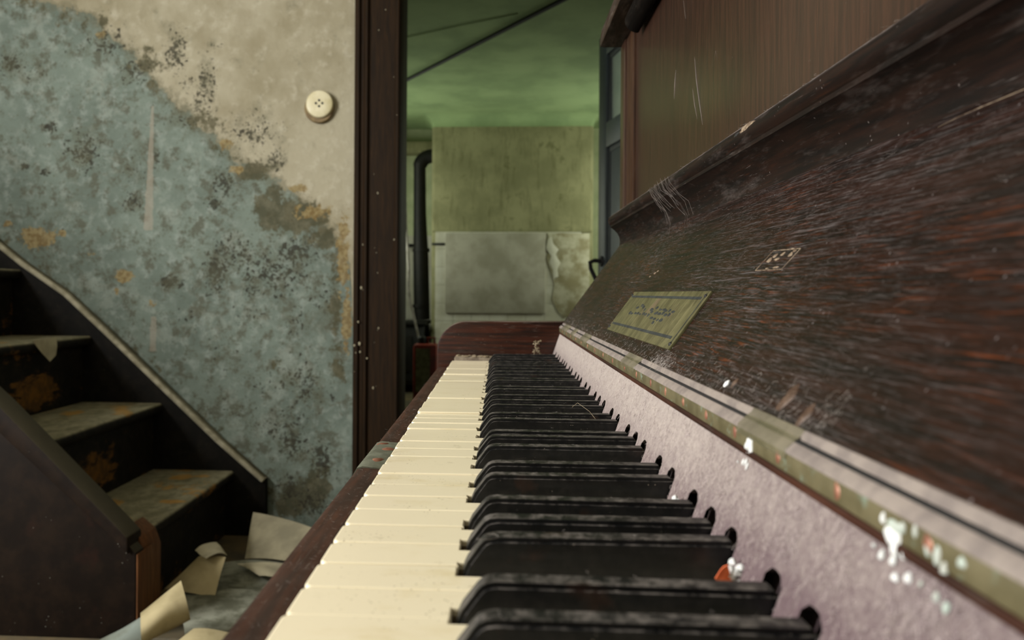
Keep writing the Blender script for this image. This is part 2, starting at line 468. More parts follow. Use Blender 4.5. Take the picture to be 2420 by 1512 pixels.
M['red'] = simple('red_enamel', '7c1a0c', '571308', 12, .45)
M['label'] = simple('faded_label', '57563f', '74745c', 30, .7)
M['cream_plastic'] = simple('cream_bakelite', 'd3ccab', 'c0b78f', 18, .45)
M['brown_rust'] = simple('switch_dirt', '6e5d42', '84724f', 40, .8)
M['dark'] = simple('near_black', '0b0b0a', '121110', 20, .7)
M['paleedge'] = simple('pale_metal_pole', 'b3aca6', '8f8a80', 20, .35, 0, .4)

# places where the black paint is rubbed through: (axis, centre, radius) pairs
WEAR = [((1, 2.38, .13), (2, .515, .055)), ((1, 2.29, .12), (2, .292, .045)), ((0, -1.03, .045), (1, 2.56, .035)), ((0, -1.10, .035), (1, 2.22, .06)), ((0, -.935, .035), (1, 2.26, .02)), ((0, -.97, .03), (1, 2.58, .02)), ((0, -1.32, .03), (1, 2.42, .05))]
def m_stair(name, tread):
    m = NT(name, .65, .15)
    v = m.vec(2.2, 1, 3)
    a = m.noise(9, 6, .68, v); b = m.noise(30, 6, .7); nz = m.step(m.sep(m.nrm)[2], .35, .9)
    base = m.mix(m.step(b, .4, .7), lin('12100c'), lin('221e17'))
    wear = m.step(m.noise(5.5, 6, .66, m.vec(1.4, 1.0, 1.9, (2.3, .4, .9))), .57, .66)
    xyz = m.sep(m.pos); rub = m.math('MULTIPLY', m.math('SUBTRACT', m.noise(24, 6, .7, m.vec(1, .5, 1.6)), .5), 4.5)
    for (ax, c0, r0_), (bx, c1, r1_) in WEAR:
        q = m.math('ADD', m.math('POWER', m.math('ABSOLUTE', m.math('DIVIDE', m.math('SUBTRACT', xyz[ax], c0), r0_)), 2.0), m.math('POWER', m.math('ABSOLUTE', m.math('DIVIDE', m.math('SUBTRACT', xyz[bx], c1), r1_)), 2.0))
        q = m.math('ADD', q, rub)
        wear = m.math('MAXIMUM', wear, m.math('MULTIPLY', m.step(q, 1.15, .55), nz if ax == 0 else m.math('SUBTRACT', 1.0, nz)))
    c = m.mix(m.math('MULTIPLY', wear, .5), base, m.mix(m.step(b, .4, .6), lin('96682a'), lin('6c4c22')))
    dust = m.mix(m.step(a, .35, .65), lin('a09b80'), lin('827e64'))
    dust = m.mix(m.math('MULTIPLY', wear, .7), dust, lin('b78838'))
    c = m.mix(m.math('MULTIPLY', nz, m.math('ADD', m.math('MULTIPLY', m.step(b, .25, .6), .35), .5)), c, dust)
    sp = m.math('MULTIPLY', m.step(m.noise(45, 5, .75), .62, .75), .35)
    c = m.mix(sp, c, lin('59564a'))
    m.color(c); m.bump(a, .2, .004); return m.m
M['stair'] = m_stair('worn_black_stair_paint', True)
M['stringer'] = None
def m_stringer():
    m = NT('dusty_stair_stringer', .65, .12)
    b = m.noise(26, 6, .7); nz = m.step(m.sep(m.nrm)[2], .3, .7)
    c = m.mix(m.step(b, .4, .7), lin('0e0d0a'), lin('1a1712'))
    c = m.mix(m.math('MULTIPLY', m.step(m.noise(48, 5, .75), .60, .76), .4), c, lin('55523f'))
    c = m.mix(m.math('MULTIPLY', nz, .9), c, m.mix(b, lin('8d8a74'), lin('a5a08a')))
    m.color(c); m.bump(b, .2, .003); return m.m
M['stringer'] = m_stringer()
def m_outer():
    m = NT('dark_red_brown_stringer', .6, .12)
    b = m.noise(18, 6, .7); nz = m.step(m.sep(m.nrm)[2], .3, .8)
    c = m.mix(m.step(b, .35, .7), lin('17110d'), lin('221912'))
    c = m.mix(m.math('MULTIPLY', m.step(m.noise(7, 5, .65), .56, .72), .5), c, lin('301a13'))
    c = m.mix(m.math('MULTIPLY', m.step(m.vor(75), .10, .04), m.step(m.noise(12, 2), .55, .6)), c, lin('8f8f84'))
    c = m.mix(m.math('MULTIPLY', nz, .8), c, m.mix(b, lin('4a463a'), lin('5c5848')))
    m.color(c); m.bump(b, .2, .003); return m.m
M['outer'] = m_outer()
M['cap'] = simple('dust_covered_cap', 'a9a48d', '89846d', 30, .9, .3)
M['endpost'] = wood('worn_post_wood', 'z', '52341e', '70492a', '8d6236', '7f7869', .3, .55, 0, scale=.5, scratch=.2)
M['plank'] = simple('worn_floor_plank', '6a5a3c', '4a4434', 7, .75, .2)
M['paper_cream'] = simple('yellowed_paper', 'b3a680', '968a66', 9, .85, .1)
M['paper_pale'] = simple('pale_crumpled_paper', 'b0a88c', '918b74', 8, .85, .1)
M['paper_grey'] = simple('grey_dirty_paper', '8b8d7e', '595a4a', 16, .85, .2)
M['paper_blue'] = simple('blue_grey_paper', '7d8780', '656a5e', 12, .85)

# ------------------------------------------------------------------ room shell
D = 2.70      # wall with the doorway
XL, XR, YB, ZC = -2.6, 0.78, -1.9, 2.60
ML = dict(kind='structure')

fl = obj('floor', boxm(XL - .1, 2.2, YB - .1, 7.3, -.12, -.022), M['plank']); tag(fl, 'worn wooden floor under the scattered papers', None, None, 'structure')
pm = mesh(boxm(0, 3.38, 0, .136, -.022, 0), 'plank', M['plank'], bevel=.002, seg=1)
for i in range(33):
    link('floor_plank', pm, fl, (XL, YB + .02 + i * .1386, 0))
kf = obj('floor_kitchen', boxm(-1.3, 1.4, 2.72, 7.2, -.022, 0), M['plank']); kf['kind'] = 'structure'; kf['label'] = 'kitchen floor beyond the doorway'

def masks(V):
    """wear layout of the wall: paint border parallel to the stairs, mould, ochre underpaint, dirt, tape strip"""
    X, Z = V[:, 0], V[:, 2]
    px = np.array([-2.61, -1.746, -1.516, -1.395, -1.288, -1.152, -1.017, -.8525, -.7194, -.6012, -.5276, -.4977, -.485, -.40])
    pz = np.array([2.62, 1.905, 1.813, 1.767, 1.670, 1.522, 1.397, 1.2506, 1.192, 1.076, .9895, .8885, .62, .5])
    zb = np.interp(X, px, pz)
    d = (zb - Z) * .72
    blue = np.clip(.5 + d / .16, 0, 1)
    def spots(L):
        o = np.zeros(len(X))
        for cx, cz, rx, rz, s in L:
            q = np.sqrt(((X - cx) / (rx * 1.25)) ** 2 + ((Z - cz) / (rz * 1.25)) ** 2)
            o = np.maximum(o, s * np.clip(1.25 - q, 0, 1))
        return o
    MOLD = [(-1.116, 1.654, 0.046, 0.086, 0.8), (-1.003, 1.543, 0.043, 0.107, 0.75), (-0.974, 1.681, 0.031, 0.02, 0.6), (-1.077, 1.544, 0.043, 0.036, 0.6), (-0.839, 1.381, 0.107, 0.079, 0.7), (-0.764, 1.279, 0.04, 0.046, 0.85), (-1.437, 1.311, 0.086, 0.086, 0.75), (-1.256, 1.266, 0.064, 0.086, 0.45), (-1.267, 1.134, 0.037, 0.043, 0.9), (-1.559, 1.4, 0.031, 0.026, 1.0), (-1.698, 1.623, 0.072, 0.057, 0.8), (-1.622, 1.585, 0.064, 0.043, 0.6), (-0.941, 1.207, 0.043, 0.046, 1.0), (-0.978, 1.134, 0.029, 0.029, 1.0), (-0.895, 0.959, 0.107, 0.086, 0.75), (-0.776, 0.902, 0.157, 0.107, 0.72), (-0.689, 0.96, 0.1, 0.064, 0.75), (-0.969, 0.901, 0.043, 0.086, 0.85), (-1.125, 0.863, 0.04, 0.031, 1.0), (-0.702, 0.728, 0.079, 0.086, 0.55), (-0.6, 0.816, 0.072, 0.114, 0.55), (-0.835, 0.756, 0.086, 0.057, 0.5), (-0.656, 0.525, 0.114, 0.1, 0.6), (-0.714, 0.38, 0.086, 0.072, 0.55), (-0.699, 0.307, 0.072, 0.072, 0.8), (-0.596, 0.251, 0.057, 0.086, 0.85), (-0.698, 0.162, 0.072, 0.057, 0.85), (-0.624, 0.106, 0.086, 0.057, 0.8), (-0.773, 0.364, 0.086, 0.086, 0.5), (-0.85, 0.843, 0.057, 0.057, 0.6), (-1.364, 1.693, 0.086, 0.057, 0.7), (-1.258, 1.589, 0.072, 0.057, 0.75), (-1.092, 1.427, 0.086, 0.057, 0.6), (-1.032, 1.47, 0.043, 0.043, 0.7), (-1.65, 1.26, 0.026, 0.02, 0.9), (-1.574, 1.241, 0.02, 0.017, 1.0), (-1.181, 1.295, 0.014, 0.036, 0.9), (-1.326, 1.708, 0.029, 0.029, 0.7), (-1.47, 1.65, 0.043, 0.029, 0.5), (-1.512, 1.119, 0.086, 0.086, 0.3), (-1.057, 0.74, 0.086, 0.086, 0.35), (-0.922, 0.595, 0.129, 0.1, 0.4), (-0.803, 0.523, 0.086, 0.072, 0.5), (-0.891, 0.406, 0.086, 0.072, 0.5)]
    GREY = [(-0.689, 1.091, 0.122, 0.072, 1.0), (-0.778, 1.105, 0.057, 0.086, 1.0), (-0.601, 1.018, 0.072, 0.057, 0.7), (-1.017, 1.412, 0.114, 0.057, 0.55), (-1.213, 1.618, 0.1, 0.064, 0.6), (-0.838, 1.25, 0.086, 0.057, 0.7), (-0.548, 0.816, 0.036, 0.172, 0.7), (-0.54, 0.599, 0.036, 0.114, 0.6), (-0.625, 0.164, 0.072, 0.086, 0.9), (-0.698, 0.119, 0.086, 0.072, 0.8), (-1.395, 1.767, 0.086, 0.043, 0.5), (-0.774, 0.553, 0.086, 0.057, 0.4), (-1.282, 0.635, 0.086, 0.029, 0.4), (-0.891, 0.318, 0.072, 0.072, 0.4)]
    OCHRE = [(-1.603, 1.016, 0.079, 0.043, 0.9), (-1.291, 0.881, 0.043, 0.029, 1.0), (-1.511, 1.031, 0.017, 0.014, 1.0), (-1.321, 0.826, 0.014, 0.017, 0.8), (-1.195, 0.79, 0.017, 0.029, 0.7), (-0.631, 1.105, 0.086, 0.031, 0.8), (-0.527, 0.961, 0.031, 0.186, 0.8), (-0.511, 0.73, 0.02, 0.129, 0.9), (-1.379, 1.716, 0.026, 0.02, 0.8), (-0.942, 1.338, 0.036, 0.026, 0.7), (-0.897, 1.251, 0.036, 0.021, 0.8), (-0.69, 1.185, 0.057, 0.02, 0.7), (-1.71, 1.06, 0.023, 0.02, 0.7), (-1.405, 0.958, 0.043, 0.017, 0.35)]
    band = np.clip(1 - np.abs(d - .02) / .06, 0, 1) * .46
    # dirt that gathered along the stair skirting
    sx = np.array([-2.61, -1.721, -1.478, -1.342, -1.118, -.94, -.781, -.77, -.3]); sz = np.array([1.82, .996, .8245, .702, .494, .330, .196, 0, 0])
    band2 = np.clip(1 - (Z - np.interp(X, sx, sz)) / .12, 0, 1) * .40
    grey = np.maximum(np.maximum(spots(GREY), band), band2)
    xs = np.interp(Z, [.62, .74, 1.04, 1.47], [-1.192, -1.19, -1.206, -1.195]); wd = np.interp(Z, [.62, .8, 1.04, 1.47], [.014, .010, .019, .005])
    strip = np.clip(1.4 - np.abs(X - xs) / np.maximum(wd, .004), 0, 1) * (((Z > 1.04) & (Z < 1.47)) | ((Z > .62) & (Z < .74)))
    one = np.ones(len(X))
    return np.stack([blue, spots(MOLD), spots(OCHRE), one], 1), np.stack([grey, strip, np.zeros(len(X)), one], 1)

def wall_front():
    nx, nz = 430, 490
    xs = np.linspace(XL, -.40, nx); zs = np.linspace(0, ZC, nz)
    gx, gz = np.meshgrid(xs, zs)
    # slightly uneven old plaster
    gy = D + .004 * np.sin(gx * 5.1 + 1.3 * np.sin(gz * 3.3)) + .003 * np.sin(gz * 6.7 + gx * 2.1)
    V = np.stack([gx.ravel(), gy.ravel(), gz.ravel()], 1)
    idx = np.arange(nx * nz).reshape(nz, nx)
    Fc = np.stack([idx[:-1, :-1].ravel(), idx[:-1, 1:].ravel(), idx[1:, 1:].ravel(), idx[1:, :-1].ravel()], 1)
    extra = nb()
    for a in ((XL, -.345, D + .012, D + .18, 0, ZC), (.64, XR, D, D + .18, 0, ZC), (-.345, .64, D, D + .18, 2.05, ZC)): box(extra, *a)
    extra.verts.ensure_lookup_table(); extra.verts.index_update(); base = len(V)
    ev = [tuple(v.co) for v in extra.verts]; ef = [[base + v.index for v in f.verts] for f in extra.faces]
    me = bpy.data.meshes.new('wall_front')
    me.from_pydata([tuple(v) for v in V] + ev, [], [tuple(f) for f in Fc] + ef); extra.free()
    me.materials.append(M['wall']); me.materials.append(M['plaster'])
    mi = np.zeros(len(me.polygons), dtype=np.int32); mi[len(Fc):] = 1
    me.polygons.foreach_set('material_index', mi)
    sm = np.ones(len(me.polygons), dtype=bool); sm[len(Fc):] = False
    me.polygons.foreach_set('use_smooth', sm)
    a, b = masks(V); pad = np.zeros((len(ev), 4))
    for nme, arr in (('masks', a), ('masks2', b)):
        at = me.attributes.new(nme, 'FLOAT_COLOR', 'POINT'); at.data.foreach_set('color', np.concatenate([arr, pad]).astype(np.float32).ravel())
    o = link('wall_front', me); tag(o, 'mouldy wall with peeling blue grey paint below and cream plaster above', None, None, 'structure')
    return o
wall_front()

bm = nb()
for a in ((XL - .12, XL, YB, -.6, 0, ZC), (XL - .12, XL, .9, D + .18, 0, ZC), (XL - .12, XL, -.6, .9, 0, 1.0), (XL - .12, XL, -.6, .9, 2.4, ZC)): box(bm, *a)
tag(obj('wall_left', bm, M['plaster'], smooth=0), 'plastered side wall with the hall window', None, None, 'structure')
tag(obj('wall_right', boxm(XR, XR + .12, YB, D + .18, 0, ZC), M['plaster']), 'plastered wall behind the piano', None, None, 'structure')
tag(obj('wall_back', boxm(XL - .12, XR + .12, YB - .12, YB, 0, ZC), M['plaster']), 'plastered wall behind the viewer', None, None, 'structure')
tag(obj('ceiling', boxm(XL - .12, XR + .12, YB - .12, D + .18, ZC, ZC + .1), M['plaster']), 'plaster ceiling of the stair hall', None, None, 'structure')

def window(name, x0, x1, y0, y1, z0, z1, label):
    t = thing(name, label, None, ((x0 + x1) / 2, (y0 + y1) / 2, z0), kind='structure')
    for a in ((y0, y0 + .06, z0, z1), (y1 - .06, y1, z0, z1)): obj('window_frame', boxm(x0, x1, *a), M['paleedge'], t, bevel=.004)
    for a in ((y0 + .06, y1 - .06, z0, z0 + .06), (y0 + .06, y1 - .06, z1 - .06, z1)): obj('window_frame', boxm(x0, x1, *a), M['paleedge'], t, bevel=.004)
    ym = (y0 + y1) / 2
    obj('glazing_bar', boxm(x0 + .015, x1 - .015, ym - .02, ym + .02, z0 + .06, z1 - .06), M['paleedge'], t)
    return t
window('window_1', XL - .08, XL - .02, -.6, .9, 1.0, 2.4, 'hall window in the side wall beside the stairs')

# ---- doorway frame
t = thing('trim_1', 'dark brown wooden door frame spotted with white paint', None, (-.41, D, 0), kind='structure')
bm = nb()
prism_z(bm, [(-.4865, D + .01), (-.4865, D - .022), (-.478, D - .030), (-.470, D - .030), (-.464, D - .022), (-.455, D - .022), (-.449, D - .034), (-.441, D - .034), (-.436, D - .024), (-.350, D - .024), (-.345, D - .030), (-.336, D - .030), (-.331, D - .022), (-.331, D + .01)], 0, 2.14)
obj('architrave', bm, M['trimwood'], t, smooth=40)
obj('jamb', boxm(-.345, -.331, D - .005, D + .185, 0, 2.05), M['trimwood'], t, bevel=.002)
obj('jamb', boxm(.60, .64, D - .005, D + .185, 0, 2.05), M['trimwood'], t, bevel=.002)
obj('head_jamb', boxm(-.345, .64, D - .005, D + .185, 2.03, 2.07), M['trimwood'], t, bevel=.002)
obj('architrave_head', boxm(-.4865, .78, D - .03, D + .01, 2.07, 2.21), M['trimwood'], t, bevel=.003)
bm = nb(); rs = random.Random(5)
for k in range(26):
    zz = rs.gauss(.72, .18) if k < 18 else rs.uniform(.6, 1.8); xx = rs.uniform(-.48, -.40) if k < 20 else rs.uniform(-.43, -.34)
    r = rs.uniform(.001, .0036)
    if .2 < zz < 1.9: blob(bm, (xx, D - .0235 if -.435 < xx < -.35 else D - .031, zz), (1, 0, 0), (0, 0, 1), (0, -1, 0), r, r * rs.uniform(1, 2), .0012, k, 8, 2)
o = obj('paint_spatter', bm, M['paper_pale'], t); o['kind'] = 'stuff'

# ------------------------------------------------------------------ kitchen beyond the doorway
KX0, KX1, KY0, KY1, KZ = -1.3, 1.4, D + .18, 7.15, 2.30
tag(obj('ceiling_kitchen', boxm(KX0, KX1, KY0, KY1, KZ, KZ + .1), M['kceil']), 'greenish kitchen ceiling', None, None, 'structure')
bm = nb()
for a in ((KX0 - .1, KX0, KY0, 5.55, 0, KZ), (KX0 - .1, KX0, 6.45, KY1, 0, KZ), (KX0 - .1, KX0, 5.55, 6.45, 0, 1.0), (KX0 - .1, KX0, 5.55, 6.45, 2.0, KZ)): box(bm, *a)
tag(obj('wall_kitchen_left', bm, M['kwall'], smooth=0), 'left kitchen wall with its window', None, None, 'structure')
bm = nb()
for a in ((KX1, KX1 + .1, KY0, 5.65, 0, KZ), (KX1, KX1 + .1, 6.45, KY1, 0, KZ), (KX1, KX1 + .1, 5.65, 6.45, 0, 1.0), (KX1, KX1 + .1, 5.65, 6.45, 2.0, KZ)): box(bm, *a)
tag(obj('wall_kitchen_right', bm, M['kwall'], smooth=0), 'right kitchen wall with its window', None, None, 'structure')
kb = obj('wall_kitchen_back', boxm(KX0 - .1, KX1 + .1, KY1, KY1 + .1, 0, KZ), M['kback']); tag(kb, 'back wall of the kitchen beside the chimney', None, None, 'structure')
bm = nb()
for a in ((KX0 - .1, XL * 0 - .345 - .1, KY0 - .02, KY0 + .0, 0, KZ), (.7, KX1 + .1, KY0 - .02, KY0, 0, KZ)): box(bm, *a)
tag(obj('wall_kitchen_near', bm, M['kwall'], smooth=0), 'kitchen side of the doorway wall', None, None, 'structure')
window('window_2', KX0 - .08, KX0 - .02, 5.55, 6.45, 1.0, 2.0, 'left kitchen window')
window('window_3', KX1 + .02, KX1 + .08, 5.65, 6.45, 1.0, 2.0, 'right kitchen window')

# ---- chimney breast with coved top, tiled below
CX0, CX1, CY = -.548, .785, 6.60
t = thing('wall_chimney', 'stained chimney breast in the kitchen, tiled white below', None, ((CX0 + CX1) / 2, CY, 0), kind='structure')
bm = nb(); loops = []
prof = [(0, 0.0), (0, 2.205)] + [(.085 * (1 - math.cos(a)), 2.205 + .095 * math.sin(a)) for a in [math.pi / 2 * k / 8 for k in range(1, 9)]]
for o_, z in prof:
    c = .03
    pts = [(CX0 - o_, KY1), (CX0 - o_, CY - o_ + c), (CX0 - o_ + c * .3, CY - o_ + c * .3), (CX0 - o_ + c, CY - o_), (CX1 + o_ - c, CY - o_), (CX1 + o_ - c * .3, CY - o_ + c * .3), (CX1 + o_, CY - o_ + c), (CX1 + o_, KY1)]
    loops.append([bm.verts.new((x, y, z)) for x, y in pts])
for a, b in zip(loops, loops[1:]):
    for i in range(len(a) - 1): bm.faces.new((a[i], a[i + 1], b[i + 1], b[i]))
for f in bm.faces:
    if f.calc_center_median().z > 2.2: f.material_index = 1
obj('chimney_breast', bm, [M['kwall'], M['kceil']], t, smooth=50)
tm = mesh(boxm(-.0738, .0738, -.006, .006, -.0738, .0738), 'tile', M['tile'], bevel=.002, seg=1)
for j in range(9):
    for i in range(9):
        x = CX0 + .035 + .0738 + i * .15
        if x < CX1 - .05: link('tile', tm, t, (x, CY - .006, .0 + .0745 + j * .1493))
obj('dado_edge', boxm(CX0 + .01, CX1 - .01, CY - .016, CY + .005, 1.335, 1.348), M['kwall'], t, bevel=.003)
bm = nb()   # peeling whitewash plaster on the right of the dado
rs = random.Random(11)
pts = [(.41, 1.325), (.43, 1.2), (.40, 1.12), (.445, 1.0), (.47, .9), (.45, .78), (.50, .68), (.55, .63), (.62, .66), (.70, .62), (.752, .64), (.752, 1.325)]
prism_y(bm, pts, CY - .022, CY - .008)
obj('peeling_patch', bm, M['peel'], t, bevel=.003)
bm = nb()
prism_y(bm, [(.395, 1.20), (.41, 1.27), (.44, 1.30), (.455, 1.24), (.50, 1.19), (.475, 1.15), (.515, 1.08), (.49, 1.03), (.50, .97), (.46, .95), (.455, 1.03), (.425, 1.08), (.44, 1.14)], CY - .028, CY - .022)
obj('curled_flake', bm, M['tile'], t, bevel=.004)

obj('vent_slot', boxm(-.543, -.434, CY - .0185, CY - .011, 1.222, 1.243), M['dark'], t, bevel=.002)
o = obj('sheet_panel', boxm(-.428, .392, CY - .032, CY - .013, .665, 1.325), M['sheet'], bevel=.003); tag(o, 'stained grey sheet panel fixed to the tiled chimney breast', 'panel')
# beam added for the shadowed recess cove, rail, flue pipe, stove
o = obj('trim_2', boxm(KX0, CX0 - .02, 6.98, KY1, 2.06, 2.16), M['kwall'], bevel=.01); o['kind'] = 'structure'; o['label'] = 'added beam for the shadowed cove in the recess left of the chimney'
bm = nb()
for i in range(14):
    for j in range(9): pass
rt = thing('wall_tiles', 'white tiled strip in the recess beside the chimney', None, (-.9, KY1, 0), kind='structure')
for j in range(9):
    for i in range(4): link('tile', tm, rt, (CX0 - .09 - i * .15, KY1 - .007, .0745 + j * .1493))

t = thing('towel_rail', 'dark horizontal rail on the tiles left of the stove pipe', 'rail', (-.9, 7.1, 1.25))
bm = nb(); tube(bm, [(-1.15, 7.09, 1.251), (-.74, 7.09, 1.251)], .014, 8); obj('rail', bm, M['iron'], t)
for x in (-1.12, -.77): obj('bracket', boxm(x - .01, x + .01, 7.09, 7.137, 1.24, 1.262), M['iron'], t)

t = thing('stove_pipe', 'black iron stove pipe bending into the chimney', 'pipe', (-.66, 6.82, .6))
bm = nb(); px, py = -.664, 6.82
pts = [(px + .022, py, .60), (px + .016, py, .8), (px + .008, py, 1.15), (px - .002, py, 1.5), (px - .006, py, 1.90)]
pts += [(px - .006 + .10 * (1 - math.cos(a)), py, 1.90 + .10 * math.sin(a)) for a in [math.pi / 2 * k / 7 for k in range(1, 8)]] + [(-.5495, py, 2.0)]
tube(bm, pts, [.068, .068, .066, .054, .052] + [.060] * (len(pts) - 5), 20)
obj('pipe', bm, M['iron'], t, smooth=50)
for z in (.70, 1.18): bm = nb(); tube(bm, [(px + .010, py, z), (px + .010, py, z + .03)], .074, 20); obj('collar', bm, M['iron'], t)

t = thing('iron_stove', 'black iron kitchen stove under the pipe', 'stove', (-.9, 6.8, 0))
obj('body', boxm(-1.15, -.60, 6.55, 7.05, .10, .56), M['dark'], t, bevel=.012)
obj('top_plate', boxm(-1.17, -.58, 6.53, 7.07, .56, .59), M['iron'], t, bevel=.006)
obj('oven_door', boxm(-1.08, -.70, 6.532, 6.555, .18, .48), M['iron'], t, bevel=.005)
for x in (-1.12, -.67):
    for y in (6.57, 6.98): obj('leg', boxm(x, x + .04, y, y + .04, 0, .10), M['iron'], t)

t = thing('broken_pole', 'thin pale bent pole leaning against the stove pipe', 'pole', (-.64, 6.2, .5))
bm = nb(); tube(bm, [(-.698, 6.0, 1.70), (-.690, 6.0, 1.35), (-.668, 6.0, 1.0), (-.672, 6.0, .86)], [.006, .009, .011, .010], 8); obj('upper_length', bm, M['paleedge'], t)
bm = nb(); tube(bm, [(-.672, 6.0, .87), (-.652, 6.0, .75), (-.62, 6.0, .62), (-.58, 6.0, .45), (-.55, 5.98, 0)], [.011, .010, .009, .008, .008], 8); obj('lower_length', bm, M['paleedge'], t)

t = thing('fuel_can', 'red fuel can with a faded label on the kitchen floor', 'can', (-.5, 5.6, 0))
obj('body', boxm(-.585, -.418, 5.55, 5.75, 0, .47), M['red'], t, bevel=.02)
obj('label_panel', boxm(-.565, -.465, 5.545, 5.551, .14, .44), M['label'], t)
bm = nb(); lathe(bm, [(0, 0), (.03, 0), (.03, .04), (.022, .05), (0, .05)], (-.53, 5.65, .47), (0, 0, 1), 16); obj('cap', bm, M['iron'], t)
bm = nb(); tube(bm, [(-.49, 5.65, .465), (-.49, 5.65, .51), (-.44, 5.65, .51), (-.44, 5.65, .465)], .009, 8); obj('handle', bm, M['red'], t)

bm = nb()
cpts = [(-.95, 5.95), (-.6264, 5.448), (-.2, 4.79), (.2976, 4.021), (.62, 3.52), (.8, 3.2)]
tube(bm, [(x, y, KZ - .012) for x, y in cpts], .011, 8)
o = obj('ceiling_cable', bm, M['dark'], smooth=60); tag(o, 'dark cable running diagonally across the kitchen ceiling', 'cable')
bm = nb(); tube(bm, [(-.9, 4.72, KZ - .005), (-.517, 4.55, KZ - .005), (-.18, 4.348, KZ - .005), (.1, 4.2, KZ - .003)], .0025, 6)
o = obj('ceiling_conduit', bm, M['kceil'], smooth=60); tag(o, 'thin painted conduit on the kitchen ceiling left of the dark cable', 'conduit')

# ---- open kitchen door
dr = thing('door_1', 'blue grey panelled door with a glass pane standing open', None, (.60, 2.88, 0), kind='structure')
hx, hy, fx, fy = .612, 2.90, .475, 3.66
du = Vector((fx - hx, fy - hy, 0)); DW = du.length; du.normalize(); dn = Vector((du.y, -du.x, 0))
if dn.x > 0: dn = -dn
def dbox(s0, s1, n0, n1, z0, z1):
    bm = nb(); v = box(bm, s0, s1, n0, n1, z0, z1)
    for q in bm.verts: q.co = Vector((hx, hy, 0)) + du * q.co.x + dn * q.co.y + Vector((0, 0, q.co.z))
    return bm
ST = .105
obj('stile', dbox(DW - ST, DW, -.02, .02, .01, 1.985), M['darkdoor'], dr, bevel=.003)
obj('stile', dbox(0, ST, -.02, .02, .01, 1.985), M['darkdoor'], dr, bevel=.003)
for z0, z1 in ((1.885, 1.985), (1.475, 1.585), (.01, .22)): obj('rail', dbox(ST, DW - ST, -.02, .02, z0, z1), M['darkdoor'], dr, bevel=.003)
obj('pane', dbox(ST - .005, DW - ST + .005, -.004, .002, 1.58, 1.89), M['dullpane'], dr)
for z0, z1 in ((1.585, 1.885), (.22, 1.475)):
    for s0, s1 in ((ST, ST + .028), (DW - ST - .028, DW - ST)): obj('bead', dbox(s0, s1, -.018, .010, z0, z1), M['doorgroove'], dr, bevel=.002)
    obj('bead', dbox(ST + .028, DW - ST - .028, -.018, .010, z1 - .022, z1), M['doorgroove'], dr, bevel=.002)
    if z0 < 1: obj('bead', dbox(ST + .028, DW - ST - .028, -.018, .010, z0, z0 + .022), M['doorgroove'], dr, bevel=.002)
obj('panel', dbox(ST + .02, DW - ST - .02, -.012, .006, .23, 1.465), M['darkdoor'], dr, bevel=.002)
hp = Vector((hx, hy, 0)) + du * (DW - .062)
bm = nb(); tube(bm, [hp + dn * .015 + Vector((0, 0, .975)), hp + dn * .055 + Vector((0, 0, .978)), hp + dn * .075 + Vector((0, 0, .970)), hp + dn * .077 + du * -.02 + Vector((0, 0, .94)), hp + dn * .062 + du * -.06 + Vector((0, 0, .885))], .0095, 10)
ho = obj('handle', bm, M['dark'], dr, smooth=60)
bm = nb(); q = [hp + dn * .0245 + Vector((0, 0, .975))]
lathe(bm, [(0, .004), (.022, .003), (.024, 0), (.024, -.006), (0, -.006)], q[0], dn, 20); obj('rosette', bm, M['dark'], ho)

# ------------------------------------------------------------------ staircase
sc_ = thing('staircase', 'worn black painted wooden staircase climbing along the mouldy wall', 'staircase', (-1.2, 2.27, 0))
RISE, GO = .2268, .2505
SY0, SY1 = 1.885, 2.665
for k in range(6):
    xn = -.8865 - k * GO; z = .2208 + k * RISE if k else .2208
    bm = nb()
    x1, x0 = xn, xn - GO - .032
    prism_y(bm, [(x0, z - .034), (x1 - .012, z - .034), (x1 - .003, z - .027), (x1, z - .016), (x1 - .003, z - .006), (x1 - .010, z), (x0, z)], SY0, SY1)
    obj('tread', bm, M['stair'], sc_, smooth=50)
    zb = 0 if k == 0 else z - RISE
    if k < 6: obj('riser', boxm(xn - .034 - .018, xn - .034, SY0, SY1, zb, z - .034), M['stair'], sc_)
# wall stringer with dusty moulded cap
SX = [(-2.58, 1.80), (-1.721, .996), (-1.63, .926), (-1.478, .8245), (-1.342, .702), (-1.118, .494), (-.94, .330), (-.781, .196), (-.779, 0)]
bm = nb(); prism_y(bm, SX + [(-2.58, 0)], SY1 + .002, D - .006); obj('wall_stringer', bm, M['stringer'], sc_, bevel=.002, bev_angle=50)
bm = nb()
for (xa, za), (xb, zb) in zip(SX[:-2], SX[1:-1]):
    pass
cap = [(x, z) for x, z in SX[:-1]]
off = [(x - .0100, z - .0130) for x, z in cap]
prism_y(bm, cap + off[::-1], SY1 - .010, D - .006); obj('stringer_cap', bm, M['cap'], sc_, smooth=50, bevel=.004, bev_angle=60)
